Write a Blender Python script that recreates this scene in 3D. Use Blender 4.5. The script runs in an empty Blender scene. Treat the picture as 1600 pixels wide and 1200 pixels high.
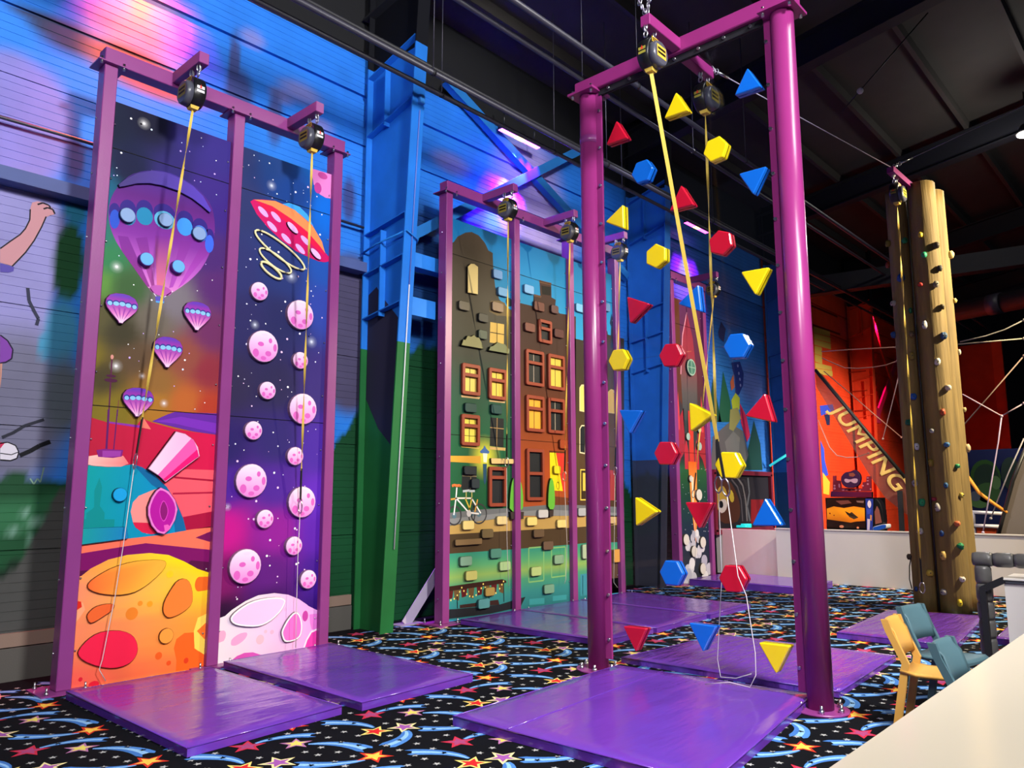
import bpy, math, random
import numpy as np
from mathutils import Vector, Matrix

# ------------------------------------------------------------------ camera, world, lights
SC = bpy.context.scene
COL = SC.collection
cam = bpy.data.cameras.new('camera')
cam.sensor_width = 36.0
cam.lens = 1205.0 / 1600.0 * 36.0
cam.clip_end = 200
camo = bpy.data.objects.new('camera', cam)
COL.objects.link(camo)
yaw, pitch, roll = math.radians(42.5), math.radians(8.23), math.radians(-0.12)
fw = Vector((math.cos(pitch) * math.cos(yaw), math.cos(pitch) * math.sin(yaw), math.sin(pitch)))
rt = Vector((math.sin(yaw), -math.cos(yaw), 0))
up = rt.cross(fw)
rt2 = math.cos(roll) * rt + math.sin(roll) * up
up2 = -math.sin(roll) * rt + math.cos(roll) * up
mw = Matrix((rt2, up2, -fw)).transposed().to_4x4()
mw.translation = (0, 0, 1.65)
camo.matrix_world = mw
SC.camera = camo
SC.view_settings.view_transform = 'Standard'
SC.view_settings.look = 'None'
SC.view_settings.gamma = 1.0
SC.view_settings.exposure = 0.0
SC.view_settings.use_curve_mapping = False

world = bpy.data.worlds.new('hall_ambience')
SC.world = world
world.use_nodes = True
world.node_tree.nodes['Background'].inputs[0].default_value = (0.32, 0.38, 0.60, 1)
world.node_tree.nodes['Background'].inputs[1].default_value = 0.10


def lamp(name, kind, loc, energy, color, target=None, size=0.25, spot=60, blend=0.4):
    l = bpy.data.lights.new(name, kind)
    l.energy = energy
    l.color = color
    if kind == 'AREA':
        l.shape = 'DISK'
        l.size = size
    else:
        l.shadow_soft_size = size
    if kind == 'SPOT':
        l.spot_size = math.radians(spot)
        l.spot_blend = blend
    o = bpy.data.objects.new(name, l)
    COL.objects.link(o)
    o.location = loc
    if target is not None:
        o.rotation_euler = (Vector(target) - Vector(loc)).to_track_quat('-Z', 'Y').to_euler()
    return o


# hall lights: real lamps, plus unseen fills added to brighten single areas
lamp('front_key_fill_light', 'SPOT', (2.9, -3.6, 8.0), 5000, (1.0, 0.97, 0.96), (5.5, 7.5, 2.5), 0.6, 70, 0.3)
lamp('front_key_fill_light', 'SPOT', (-1.6, -2.5, 7.0), 2500, (1.0, 0.97, 0.98), (5.0, 7.5, 2.5), 0.8, 74, 0.5)  # unseen soft fill from the left, added to lift the shadows
lamp('bay_and_fill_light', 'SPOT', (7.7, 0.5, 10.0), 450, (1.0, 0.97, 0.95), (5.0, 6.0, 0.0), 0.5, 78, 0.5)  # unseen overhead fill, kept to brighten mats and floor
lamp('bay_and_fill_light', 'SPOT', (3.6, -1.5, 8.8), 2900, (1.0, 0.96, 0.89), (4.2, 0.4, 1.0), 0.5, 66, 0.6)  # unseen fill added to brighten the counter
lamp('bay_and_fill_light', 'SPOT', (13.5, -1.6, 6.6), 5200, (1.0, 0.82, 0.52), (12.6, 3.0, 3.2), 0.12, 76, 0.4)
lamp('bay_and_fill_light', 'SPOT', (8.0, 6.2, 8.95), 3000, (1.0, 0.96, 0.93), (15.6, 5.2, 1.2), 0.2, 33, 0.3)  # fill without a fixture, added for the low white walls and banner
lamp('bay_and_fill_light', 'POINT', (17.5, 2.2, 8.4), 90, (1.0, 0.94, 0.88), None, 0.2)
lamp('bay_and_fill_light', 'SPOT', (17.5, 2.2, 8.66), 900, (1.0, 0.94, 0.88), (15.0, 3.5, 0.0), 0.2, 120, 0.5)
lamp('arcade_light', 'SPOT', (20.0, 2.0, 4.6), 4600, (1.0, 0.86, 0.74), (22.0, 8.0, 0.8), 0.4, 90, 0.7)

# ------------------------------------------------------------------ helpers


def s2l(c):
    return c / 12.92 if c <= 0.04045 else ((c + 0.055) / 1.055) ** 2.4


_hc = {}


def hx(s):
    if not isinstance(s, str):
        return s
    if s not in _hc:
        t = s.lstrip('#')
        _hc[s] = tuple(s2l(int(t[i:i + 2], 16) / 255) for i in (0, 2, 4))
    return _hc[s]


def mixc(a, b, t):
    a, b = hx(a), hx(b)
    t = min(1, max(0, t))
    return tuple(a[i] + (b[i] - a[i]) * t for i in range(3))


def grad(p0, c0, p1, c1):
    dx, dy = p1[0] - p0[0], p1[1] - p0[1]
    q = dx * dx + dy * dy
    return lambda u, v: mixc(c0, c1, ((u - p0[0]) * dx + (v - p0[1]) * dy) / q)


def stops(lst):
    """multi stop gradient over the height; lst = [(z, colour)] from low to high"""
    def f(u, v):
        if v <= lst[0][0]:
            return hx(lst[0][1])
        for (a, ca), (b, cb) in zip(lst, lst[1:]):
            if v <= b:
                return mixc(ca, cb, (v - a) / (b - a))
        return hx(lst[-1][1])
    return f


def idw(lst, p=3.0):
    P = np.array([[a, b] for (a, b), c in lst])
    K = np.array([hx(c) for q, c in lst])

    def f(u, v):
        d = (P[:, 0] - u) ** 2 + (P[:, 1] - v) ** 2 + 1e-4
        w = d ** (-p / 2)
        return tuple((w[:, None] * K).sum(0) / w.sum())
    return f


class MB:
    def __init__(s):
        s.v, s.f, s.c, s.mi, s.sm = [], [], [], [], []

    def add(s, vs, fs, col=None, mi=0, sm=False):
        n = len(s.v)
        s.v += [tuple(p) for p in vs]
        if col is None:
            s.c += [(1, 1, 1)] * len(vs)
        elif isinstance(col, list):
            s.c += [hx(c) for c in col]
        else:
            s.c += [hx(col)] * len(vs)
        s.f += [tuple(i + n for i in f) for f in fs]
        s.mi += [mi] * len(fs)
        s.sm += [sm] * len(fs)
        return s

    def box(s, x0, x1, y0, y1, z0, z1, col=None, mi=0, bev=0):
        if bev:
            b = bev
            ring = lambda z, i: [(x0 + b + i, y0 + i, z), (x1 - b - i, y0 + i, z), (x1 - i, y0 + b + i, z), (x1 - i, y1 - b - i, z),
                                 (x1 - b - i, y1 - i, z), (x0 + b + i, y1 - i, z), (x0 + i, y1 - b - i, z), (x0 + i, y0 + b + i, z)]
            rs = [ring(z0, b), ring(z0 + b, 0), ring(z1 - b, 0), ring(z1, b)]
            return s.rings(rs, True, col, mi)
        vs = [(x0, y0, z0), (x1, y0, z0), (x1, y1, z0), (x0, y1, z0), (x0, y0, z1), (x1, y0, z1), (x1, y1, z1), (x0, y1, z1)]
        return s.add(vs, [(3, 2, 1, 0), (4, 5, 6, 7), (0, 1, 5, 4), (1, 2, 6, 5), (2, 3, 7, 6), (3, 0, 4, 7)], col, mi)

    def rings(s, rs, caps=True, col=None, mi=0, sm=False, closed=False):
        n = len(rs[0])
        vs = [p for r in rs for p in r]
        fs = []
        m = len(rs)
        for k in range(m if closed else m - 1):
            k2 = (k + 1) % m
            for i in range(n):
                j = (i + 1) % n
                fs.append((k * n + i, k * n + j, k2 * n + j, k2 * n + i))
        s.add(vs, fs, col, mi, sm)
        if caps and not closed:
            b = len(s.v) - len(vs)
            s.f.append(tuple(b + i for i in reversed(range(n))))
            s.f.append(tuple(b + (m - 1) * n + i for i in range(n)))
            s.mi += [mi, mi]
            s.sm += [False, False]
        return s

    def beam(s, p, q, w, h, upv=(0, 0, 1), col=None, mi=0):
        p, q = Vector(p), Vector(q)
        d = (q - p).normalized()
        u = Vector(upv)
        sd = d.cross(u)
        if sd.length < 1e-4:
            sd = d.cross(Vector((1, 0, 0)))
        sd.normalize()
        u = sd.cross(d)
        r = [[c + sd * (a * w / 2) + u * (b * h / 2) for a, b in ((-1, -1), (1, -1), (1, 1), (-1, 1))] for c in (p, q)]
        return s.rings(r, True, col, mi)

    def tube(s, pts, r, n=6, closed=False, col=None, mi=0, sm=True, caps=True):
        P = [Vector(p) for p in pts]
        m = len(P)
        rs = []
        ref = None
        for i in range(m):
            if closed:
                t = (P[(i + 1) % m] - P[i - 1]).normalized()
            else:
                t = (P[min(i + 1, m - 1)] - P[max(i - 1, 0)]).normalized()
            if ref is None:
                ref = Vector((0, 0, 1)) if abs(t.z) < 0.9 else Vector((1, 0, 0))
            a = t.cross(ref).normalized()
            b = a.cross(t)
            ref = b if not closed else ref
            rr = r[i] if isinstance(r, (list, tuple)) else r
            rs.append([P[i] + (a * math.cos(2 * math.pi * k / n) + b * math.sin(2 * math.pi * k / n)) * rr for k in range(n)])
        return s.rings(rs, caps, col, mi, sm, closed)

    def cyl(s, p, q, r, n=16, r2=None, col=None, mi=0, sm=True):
        return s.tube([p, q], [r, r if r2 is None else r2], n, False, col, mi, sm)

    def ball(s, c, r, n=10, m=6, sc=(1, 1, 1), col=None, mi=0, jit=0, rnd=None):
        c = Vector(c)
        rs = []
        for j in range(1, m):
            th = math.pi * j / m
            ring = []
            for i in range(n):
                ph = 2 * math.pi * i / n
                k = r * (1 + (rnd.uniform(-jit, jit) if jit else 0))
                ring.append(c + Vector((math.sin(th) * math.cos(ph) * k * sc[0], math.sin(th) * math.sin(ph) * k * sc[1], math.cos(th) * k * sc[2])))
            rs.append(ring)
        return s.rings(rs, True, col, mi, True)

    def build(s, name, mats, parent=None, loc=None, smooth=None):
        me = bpy.data.meshes.new(name)
        base = Vector(loc) if loc is not None else (WL[parent.name] if parent is not None else Vector((0, 0, 0)))
        me.from_pydata([(p[0] - base[0], p[1] - base[1], p[2] - base[2]) for p in s.v], [], s.f)
        if not isinstance(mats, (list, tuple)):
            mats = [mats]
        for m in mats:
            me.materials.append(MAT[m])
        me.polygons.foreach_set('material_index', s.mi)
        me.polygons.foreach_set('use_smooth', s.sm)
        a = me.attributes.new('Col', 'FLOAT_COLOR', 'POINT')
        flat = np.ones((len(s.v), 4), dtype=np.float32)
        flat[:, :3] = np.array(s.c, dtype=np.float32)
        a.data.foreach_set('color', flat.ravel())
        me.update()
        o = bpy.data.objects.new(name, me)
        COL.objects.link(o)
        if parent is not None:
            o.parent = parent
            o.location = base - WL[parent.name]
        else:
            o.location = base
        WL[o.name] = base
        return o


WL = {}


def put(name, me, parent, world_loc, rot=None):
    """another object that shares the mesh me, as a child of parent"""
    o = bpy.data.objects.new(name, me)
    COL.objects.link(o)
    o.parent = parent
    o.location = Vector(world_loc) - WL[parent.name]
    if rot:
        o.rotation_euler = rot
    WL[o.name] = Vector(world_loc)
    return o


def thing(name, label, cat, loc=(0, 0, 0), group=None):
    o = bpy.data.objects.new(name, None)
    o.empty_display_size = 0.1
    COL.objects.link(o)
    o.location = loc
    WL[o.name] = Vector(loc)
    o['label'] = label
    o['category'] = cat
    if group:
        o['group'] = group
    return o


def tag(o, label, cat, group=None):
    o['label'] = label
    o['category'] = cat
    if group:
        o['group'] = group
    return o


def struct(o):
    o['kind'] = 'structure'
    return o


def PLY(Y):
    return lambda u, v, d=0.0: (u, Y - d, v)


def PLX(X):
    return lambda u, v, d=0.0: (X - d, u, v)


def PLZ(Z):
    return lambda u, v, d=0.0: (u, v, Z + d)


def ellpts(cx, cy, rx, ry, n=20, rot=0.0, a0=0.0, a1=2 * math.pi):
    out = []
    full = abs(a1 - a0 - 2 * math.pi) < 1e-6
    for i in range(n if full else n + 1):
        a = a0 + (a1 - a0) * i / n
        x, y = rx * math.cos(a), ry * math.sin(a)
        out.append((cx + x * math.cos(rot) - y * math.sin(rot), cy + x * math.sin(rot) + y * math.cos(rot)))
    return out


def rrect(cx, cy, hw, hh, r, n=3):
    out = []
    for sx, sy, a in ((1, 1, 0), (-1, 1, 90), (-1, -1, 180), (1, -1, 270)):
        for k in range(n + 1):
            t = math.radians(a + 90 * k / n)
            out.append((cx + sx * (hw - r) + r * math.cos(t), cy + sy * (hh - r) + r * math.sin(t)))
    return out


def area2(pts):
    return sum(pts[i][0] * pts[(i + 1) % len(pts)][1] - pts[(i + 1) % len(pts)][0] * pts[i][1] for i in range(len(pts)))


def inset(pts, d):
    n = len(pts)
    sg = 1 if area2(pts) > 0 else -1
    out = []
    for i in range(n):
        p, a, b = Vector(pts[i]), Vector(pts[i - 1]), Vector(pts[(i + 1) % n])
        e1, e2 = (p - a), (b - p)
        if e1.length < 1e-9 or e2.length < 1e-9:
            out.append(tuple(p))
            continue
        e1.normalize()
        e2.normalize()
        n1, n2 = Vector((-e1.y, e1.x)) * sg, Vector((-e2.y, e2.x)) * sg
        m = n1 + n2
        k = m.length_squared
        m = n1 if k < 0.2 else m * (2 / k)
        out.append((p.x + m.x * d, p.y + m.y * d))
    return out


def roundpoly(pts, r, n=3):
    out = []
    m = len(pts)
    for i in range(m):
        p, a, b = Vector(pts[i]), Vector(pts[i - 1]), Vector(pts[(i + 1) % m])
        k = min(r, (a - p).length * 0.45, (b - p).length * 0.45)
        q0, q1 = p + (a - p).normalized() * k, p + (b - p).normalized() * k
        for j in range(n + 1):
            t = j / n
            out.append(tuple(q0 * (1 - t) ** 2 + p * 2 * t * (1 - t) + q1 * t * t))
    return out


def smoothpoly(pts, it=2):
    for _ in range(it):
        q = []
        for i in range(len(pts)):
            a, b = pts[i], pts[(i + 1) % len(pts)]
            q += [(a[0] * .75 + b[0] * .25, a[1] * .75 + b[1] * .25), (a[0] * .25 + b[0] * .75, a[1] * .25 + b[1] * .75)]
        pts = q
    return pts


def clip_band(pts, lo, hi):
    def cut(pts, f):
        out = []
        for i in range(len(pts)):
            a, b = pts[i], pts[(i + 1) % len(pts)]
            fa, fb = f(a), f(b)
            if fa >= 0:
                out.append(a)
            if (fa >= 0) != (fb >= 0):
                t = fa / (fa - fb)
                out.append((a[0] + (b[0] - a[0]) * t, a[1] + (b[1] - a[1]) * t))
        return out
    pts = cut(pts, lambda p: p[1] - lo)
    return cut(pts, lambda p: hi - p[1]) if pts else pts


class Art(MB):
    """flat print: coloured polygons laid on a plane in thin layers"""

    def __init__(s, fn, d0=0.0):
        super().__init__()
        s.fn, s.d0 = fn, d0

    def poly(s, pts, col, L=1):
        d = s.d0 + L * 0.0006
        c = [col(u, v) for u, v in pts] if callable(col) else col
        return s.add([s.fn(u, v, d) for u, v in pts], [tuple(range(len(pts)))], c)

    def bands(s, pts, col, L=1, n=10):
        lo, hi = min(p[1] for p in pts), max(p[1] for p in pts)
        for k in range(n):
            q = clip_band(pts, lo + (hi - lo) * k / n, lo + (hi - lo) * (k + 1) / n)
            if len(q) > 2:
                s.poly(q, col, L)
        return s

    def ell(s, e, col, L=1, rot=0, n=18):
        return s.poly(ellpts(e[0], e[1], e[2], e[3], n, rot), col, L)

    def line(s, pts, w, col, L=1):
        for a, b in zip(pts, pts[1:]):
            dx, dy = b[0] - a[0], b[1] - a[1]
            q = math.hypot(dx, dy) or 1
            nx, ny = -dy / q * w / 2, dx / q * w / 2
            s.poly([(a[0] + nx, a[1] + ny), (b[0] + nx, b[1] + ny), (b[0] - nx, b[1] - ny), (a[0] - nx, a[1] - ny)], col, L)
        return s

    def ring(s, e, w, col, L=1, n=20, rot=0):
        a, b = ellpts(e[0], e[1], e[2], e[3], n, rot), ellpts(e[0], e[1], e[2] - w, e[3] - w, n, rot)
        for i in range(n):
            j = (i + 1) % n
            s.poly([a[i], a[j], b[j], b[i]], col, L)
        return s

    def glow(s, u, v, r, col, bg, L=1, n=16, st=((.12, .7), (.3, .28), (.6, .09), (1, 0))):
        d = s.d0 + L * 0.0006
        vs, cs, fs = [s.fn(u, v, d)], [mixc(bg(u, v), col, .9)], []
        for k, (rr, t) in enumerate(st):
            for x, y in ellpts(u, v, r * rr, r * rr, n):
                vs.append(s.fn(x, y, d))
                cs.append(mixc(bg(x, y), col, t))
        fs = [(0, 1 + i, 1 + (i + 1) % n) for i in range(n)]
        for k in range(3):
            fs += [(1 + k * n + i, 1 + k * n + n + i, 1 + k * n + n + (i + 1) % n, 1 + k * n + (i + 1) % n) for i in range(n)]
        return s.add(vs, fs, cs)

    def grid(s, u0, u1, v0, v1, col, du=0.06, L=0):
        nu, nv = max(1, int((u1 - u0) / du)), max(1, int((v1 - v0) / du))
        d = s.d0 + L * 0.0006
        vs, cs, fs = [], [], []
        for j in range(nv + 1):
            for i in range(nu + 1):
                u, v = u0 + (u1 - u0) * i / nu, v0 + (v1 - v0) * j / nv
                vs.append(s.fn(u, v, d))
                cs.append(col(u, v))
        for j in range(nv):
            for i in range(nu):
                a = j * (nu + 1) + i
                fs.append((a, a + 1, a + nu + 2, a + nu + 1))
        return s.add(vs, fs, cs)

    def slab(s, pts, d1, face, side=None, bev=0.006, d0=0.0):
        """raised plate with bevelled front edge: a climbing hold"""
        side = side if side is not None else face
        q = inset(pts, bev) if bev else pts
        fc = (lambda u, v: [face(u, v)][0]) if callable(face) else None
        n = len(pts)
        rs = [[s.fn(u, v, d0) for u, v in pts], [s.fn(u, v, d1 - bev) for u, v in pts], [s.fn(u, v, d1) for u, v in q]]
        sc = [side(u, v) for u, v in pts] if callable(side) else [side] * n
        cf = [fc(u, v) for u, v in q] if fc else [face] * n
        vs = [p for r in rs for p in r]
        fs = [(k * n + i, k * n + (i + 1) % n, (k + 1) * n + (i + 1) % n, (k + 1) * n + i) for k in range(2) for i in range(n)]
        s.add(vs, fs, sc + sc + cf)
        s.add(rs[2], [tuple(range(n))], cf)
        return s


# ------------------------------------------------------------------ materials
MAT = {}


def mat(name, col=None, rough=0.5, metal=0.0, vcol=False, bump=None, noise=None, emit=None, spec=0.5, coat=0.0, tr=None):
    m = bpy.data.materials.new(name)
    m.use_nodes = True
    nt = m.node_tree
    b = nt.nodes['Principled BSDF']
    b.inputs['Roughness'].default_value = rough
    b.inputs['Metallic'].default_value = metal
    b.inputs['Specular IOR Level'].default_value = spec
    b.inputs['Coat Weight'].default_value = coat
    b.inputs['Coat Roughness'].default_value = 0.1
    src = None
    if vcol:
        a = nt.nodes.new('ShaderNodeAttribute')
        a.attribute_name = 'Col'
        src = a.outputs['Color']
    else:
        b.inputs['Base Color'].default_value = (*hx(col), 1)
    tc = nt.nodes.new('ShaderNodeTexCoord')
    if noise:
        sc, amt = noise[:2]
        n = nt.nodes.new('ShaderNodeTexNoise')
        n.inputs['Scale'].default_value = sc
        n.inputs['Detail'].default_value = 5
        mp = nt.nodes.new('ShaderNodeMapping')
        if len(noise) > 2:
            mp.inputs['Scale'].default_value = noise[2]
        nt.links.new(tc.outputs['Object'], mp.inputs[0])
        nt.links.new(mp.outputs[0], n.inputs['Vector'])
        r = nt.nodes.new('ShaderNodeMapRange')
        r.inputs['From Min'].default_value = 0.3
        r.inputs['From Max'].default_value = 0.7
        r.inputs['To Min'].default_value = 1 - amt
        r.inputs['To Max'].default_value = 1 + amt
        nt.links.new(n.outputs['Fac'], r.inputs['Value'])
        mx = nt.nodes.new('ShaderNodeVectorMath')
        mx.operation = 'SCALE'
        if src is not None:
            nt.links.new(src, mx.inputs[0])
        else:
            mx.inputs[0].default_value = hx(col)
        nt.links.new(r.outputs[0], mx.inputs['Scale'])
        src = mx.outputs[0]
    if src is not None:
        nt.links.new(src, b.inputs['Base Color'])
    if bump:
        n = nt.nodes.new('ShaderNodeTexNoise')
        n.inputs['Scale'].default_value = bump[0]
        n.inputs['Detail'].default_value = bump[3] if len(bump) > 3 else 3
        mp = nt.nodes.new('ShaderNodeMapping')
        if len(bump) > 2:
            mp.inputs['Scale'].default_value = bump[2]
        nt.links.new(tc.outputs['Object'], mp.inputs[0])
        nt.links.new(mp.outputs[0], n.inputs['Vector'])
        bp = nt.nodes.new('ShaderNodeBump')
        bp.inputs['Strength'].default_value = 1.0
        bp.inputs['Distance'].default_value = bump[1]
        nt.links.new(n.outputs['Fac'], bp.inputs['Height'])
        nt.links.new(bp.outputs[0], b.inputs['Normal'])
    if emit:
        if emit[0] == 'vcol':
            nt.links.new(src, b.inputs['Emission Color'])
        else:
            b.inputs['Emission Color'].default_value = (*hx(emit[0]), 1)
        b.inputs['Emission Strength'].default_value = emit[1]
    MAT[name] = m
    return m


mat('purple_paint', '#87397e', 0.32, noise=(3, 0.05), bump=(60, 0.0006))
mat('pole_paint', '#8c2c70', 0.3, noise=(3, 0.05))
mat('print', vcol=True, rough=0.5, spec=0.12)
mat('hold', vcol=True, rough=0.45, spec=0.25, bump=(120, 0.0005))
mat('gloss_hold', vcol=True, rough=0.22)
mat('matte', vcol=True, rough=0.85, bump=(90, 0.001))
mat('wall_paint', vcol=True, rough=0.6, spec=0.25, noise=(2.2, 0.10))
mat('vinyl', '#6636a6', 0.16, spec=0.75, bump=(2.6, 0.010, (0.55, 2.2, 1), 5), noise=(1.2, 0.06))
mat('vinyl_rumpled', '#6838a8', 0.17, spec=0.75, bump=(4.5, 0.030, (0.45, 2.6, 1), 5), noise=(1.2, 0.06))
mat('carpet', '#0b0d12', 0.95, bump=(400, 0.004), noise=(6, 0.2), spec=0.1)
mat('carpet_print', vcol=True, rough=0.95, bump=(400, 0.004), noise=(90, 0.12), spec=0.1)
mat('steel', '#c8cad0', 0.28, 1.0)
mat('black_plastic', '#101114', 0.35)
mat('grey_plastic', '#4a4c58', 0.3)
mat('strap_web', '#d8b84a', 0.6)
mat('sling_web', '#141414', 0.7, noise=(60, 0.3))
mat('cord', '#d8cfd0', 0.8)
mat('dark_steel', '#14151c', 0.6, noise=(4, 0.15))
mat('pipe_steel', '#343340', 0.45)
mat('roof_sheet', '#3a3733', 0.8, noise=(1.5, 0.12))
mat('rafter_steel', '#14161f', 0.7)
mat('white_paint', '#c9c4c2', 0.5, noise=(1.2, 0.03))
mat('cabinet_white', '#f0ece8', 0.4)
mat('laminate', '#d8cfbc', 0.16)
mat('chair_yellow', '#cc9a48', 0.42)
mat('chair_teal', '#48666f', 0.45)
mat('grey_pad', '#5a5958', 0.35, bump=(9, 0.006))
mat('log_wood', '#7d683a', 0.75, noise=(7, 0.35, (1, 1, 0.12)), bump=(18, 0.012, (1, 1, 0.08)))
mat('log_end', '#b39a66', 0.8)
mat('cable_black', '#101012', 0.5)
mat('galvanised', '#9a93a8', 0.5, noise=(8, 0.1))
mat('led_pink', '#ff50c0', emit=('#ff48c8', 9.0))
mat('led_warm', '#ffd890', emit=('#ffc860', 9.0))
mat('led_violet', '#d070ff', emit=('#c858ff', 9.0))
mat('lamp_glow', '#fff4e0', emit=('#fff0d8', 14.0))
mat('screen', vcol=True, rough=0.15, emit=('vcol', 0.7))


def acrylic():
    m = bpy.data.materials.new('acrylic')
    m.use_nodes = True
    nt = m.node_tree
    nt.nodes.remove(nt.nodes['Principled BSDF'])
    out = nt.nodes['Material Output']
    t = nt.nodes.new('ShaderNodeBsdfTransparent')
    t.inputs[0].default_value = (0.955, 0.965, 0.985, 1)
    g = nt.nodes.new('ShaderNodeBsdfGlossy')
    g.inputs['Roughness'].default_value = 0.03
    g.inputs['Color'].default_value = (0.9, 0.95, 1, 1)
    lw = nt.nodes.new('ShaderNodeLayerWeight')
    lw.inputs[0].default_value = 0.5
    pw = nt.nodes.new('ShaderNodeMath')
    pw.operation = 'POWER'
    pw.inputs[1].default_value = 5.0
    nt.links.new(lw.outputs['Facing'], pw.inputs[0])
    f = nt.nodes.new('ShaderNodeMath')
    f.operation = 'MULTIPLY_ADD'
    f.inputs[1].default_value = 0.9
    f.inputs[2].default_value = 0.025
    nt.links.new(pw.outputs[0], f.inputs[0])
    x = nt.nodes.new('ShaderNodeMixShader')
    nt.links.new(f.outputs[0], x.inputs[0])
    nt.links.new(t.outputs[0], x.inputs[1])
    nt.links.new(g.outputs[0], x.inputs[2])
    nt.links.new(x.outputs[0], out.inputs[0])
    MAT['acrylic'] = m


acrylic()


def mesh_banner():
    m = bpy.data.materials.new('mesh_cloth')
    m.use_nodes = True
    nt = m.node_tree
    b = nt.nodes['Principled BSDF']
    b.inputs['Base Color'].default_value = (*hx('#6a4038'), 1)
    b.inputs['Roughness'].default_value = 0.8
    out = nt.nodes['Material Output']
    t = nt.nodes.new('ShaderNodeBsdfTransparent')
    x = nt.nodes.new('ShaderNodeMixShader')
    x.inputs[0].default_value = 0.72
    nt.links.new(t.outputs[0], x.inputs[1])
    nt.links.new(b.outputs[0], x.inputs[2])
    nt.links.new(x.outputs[0], out.inputs[0])
    MAT['mesh_cloth'] = m


mesh_banner()

# ------------------------------------------------------------------ floor and carpet
b = MB()
b.add([(-4, -6, 0), (40, -6, 0), (40, 8.4, 0), (-4, 8.4, 0), (-4, -6, -0.1), (40, -6, -0.1), (40, 8.4, -0.1), (-4, 8.4, -0.1)],
      [(0, 1, 2, 3), (7, 6, 5, 4), (0, 4, 5, 1), (1, 5, 6, 2), (2, 6, 7, 3), (3, 7, 4, 0)])
floor = struct(b.build('floor', 'carpet'))

rnd = random.Random(7)
tile = Art(PLZ(0.001))


def star(a, cx, cy, r, rot, c_out, c_in, L):
    def pts(R, k=0.42):
        return [(cx + (R if i % 2 == 0 else R * k) * math.cos(rot + i * math.pi / 5), cy + (R if i % 2 == 0 else R * k) * math.sin(rot + i * math.pi / 5)) for i in range(10)]
    a.poly(pts(r), c_out, L)
    a.poly(pts(r * 0.66), c_in, L + 1)


def tail(a, p0, p1, p2, w0, w1, L):
    n = 7
    cols = ('#4478c0', '#92c2ea', '#5088d0')
    P = []
    for i in range(n + 1):
        t = i / n
        x = (1 - t) ** 2 * p0[0] + 2 * t * (1 - t) * p1[0] + t * t * p2[0]
        y = (1 - t) ** 2 * p0[1] + 2 * t * (1 - t) * p1[1] + t * t * p2[1]
        dx = 2 * (1 - t) * (p1[0] - p0[0]) + 2 * t * (p2[0] - p1[0])
        dy = 2 * (1 - t) * (p1[1] - p0[1]) + 2 * t * (p2[1] - p1[1])
        q = math.hypot(dx, dy)
        w = w0 + (w1 - w0) * t ** 0.7
        P.append((x, y, -dy / q * w, dx / q * w, dx / q, dy / q))
    for k in range(3):
        f0, f1 = -0.5 + k / 3, -0.5 + (k + 1) / 3
        A = [(x + nx * f0, y + ny * f0) for x, y, nx, ny, tx, ty in P]
        B = [(x + nx * f1, y + ny * f1) for x, y, nx, ny, tx, ty in P]
        e = (0.05, 0.0, 0.03)[k]
        x, y, nx, ny, tx, ty = P[-1]
        tip = (x + nx * (f0 + f1) / 2 + tx * e, y + ny * (f0 + f1) / 2 + ty * e)
        for i in range(n):
            a.poly([A[i], A[i + 1], B[i + 1], B[i]], cols[k], L)
        a.poly([A[-1], tip, B[-1]], cols[k], L)


def off(c, *ps):
    return [(c[0] + p[0], c[1] + p[1]) for p in ps]


tail(tile, (.05, .08), (.075, .27), (-.115, .44), .025, .12, 1)
star(tile, 0, 0, .128, math.radians(178), '#f2d878', '#d8282c', 2)
c = (.206, -.072)
tail(tile, *off(c, (-.05, -.075), (-.12, -.22), (-.33, -.235)), .05, .13, 1)
star(tile, *c, .128, math.radians(150), '#f0e0a0', '#a058a8', 2)
c = (.485, .176)
tail(tile, *off(c, (.05, -.07), (.24, -.2), (.245, -.43)), .025, .13, 1)
star(tile, *c, .115, math.radians(130), '#b878a8', '#e8d868', 2)
c = (-.33, -.42)
tail(tile, *off(c, (-.08, -.01), (-.28, .05), (-.41, .22)), .025, .12, 1)
star(tile, *c, .128, math.radians(100), '#d83828', '#f8c850', 2)
c = (.235, .364)
tail(tile, *off(c, (.07, .02), (.28, .05), (.42, -.10)), .025, .10, 1)
star(tile, *c, .128, math.radians(60), '#c83048', '#a84878', 2)
big = [(0, 0), (.206, -.072), (.485, .176), (-.33, -.42), (.235, .364), (.68, -.42)]
k = 0
for i in range(7):
    for j in range(7):
        x, y = -.5 + (i + .5) / 7 * 1.01 + rnd.uniform(-.03, .03), -.5 + (j + .5) / 7 * .975 + rnd.uniform(-.03, .03)
        if min(math.hypot((x - bx + .505) % 1.01 - .505, (y - by + .4875) % .975 - .4875) for bx, by in big) < .135:
            continue
        r = .029
        rot = rnd.uniform(0, 1.2)
        tile.poly([(x + (r if q % 2 == 0 else r * .42) * math.cos(rot + q * math.pi / 5), y + (r if q % 2 == 0 else r * .42) * math.sin(rot + q * math.pi / 5)) for q in range(10)], '#b4b4b2', 1)
tv, tc_ = np.array(tile.v), np.array(tile.c)
V, Cc, Fc = [], [], []
n = len(tile.v)
q = 0
for i in range(-7, 11):
    for j in range(-8, 3):
        ox, oy = 5.6 + i * 1.01, 5.575 + j * .975
        if ox * .677 - oy * .735 < -7.5 or oy > 8.0 or ox * .74 + oy * .68 < 1.5 or ox < -1:
            continue
        V.append(tv + np.array((ox, oy, 0)))
        Cc.append(tc_)
        Fc += [tuple(t + q * n for t in f) for f in tile.f]
        q += 1
cp = MB()
cp.v, cp.c, cp.f = np.vstack(V).tolist(), np.vstack(Cc).tolist(), Fc
cp.mi, cp.sm = [0] * len(Fc), [False] * len(Fc)
o = cp.build('carpet_star_print', 'carpet_print', floor)
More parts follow.
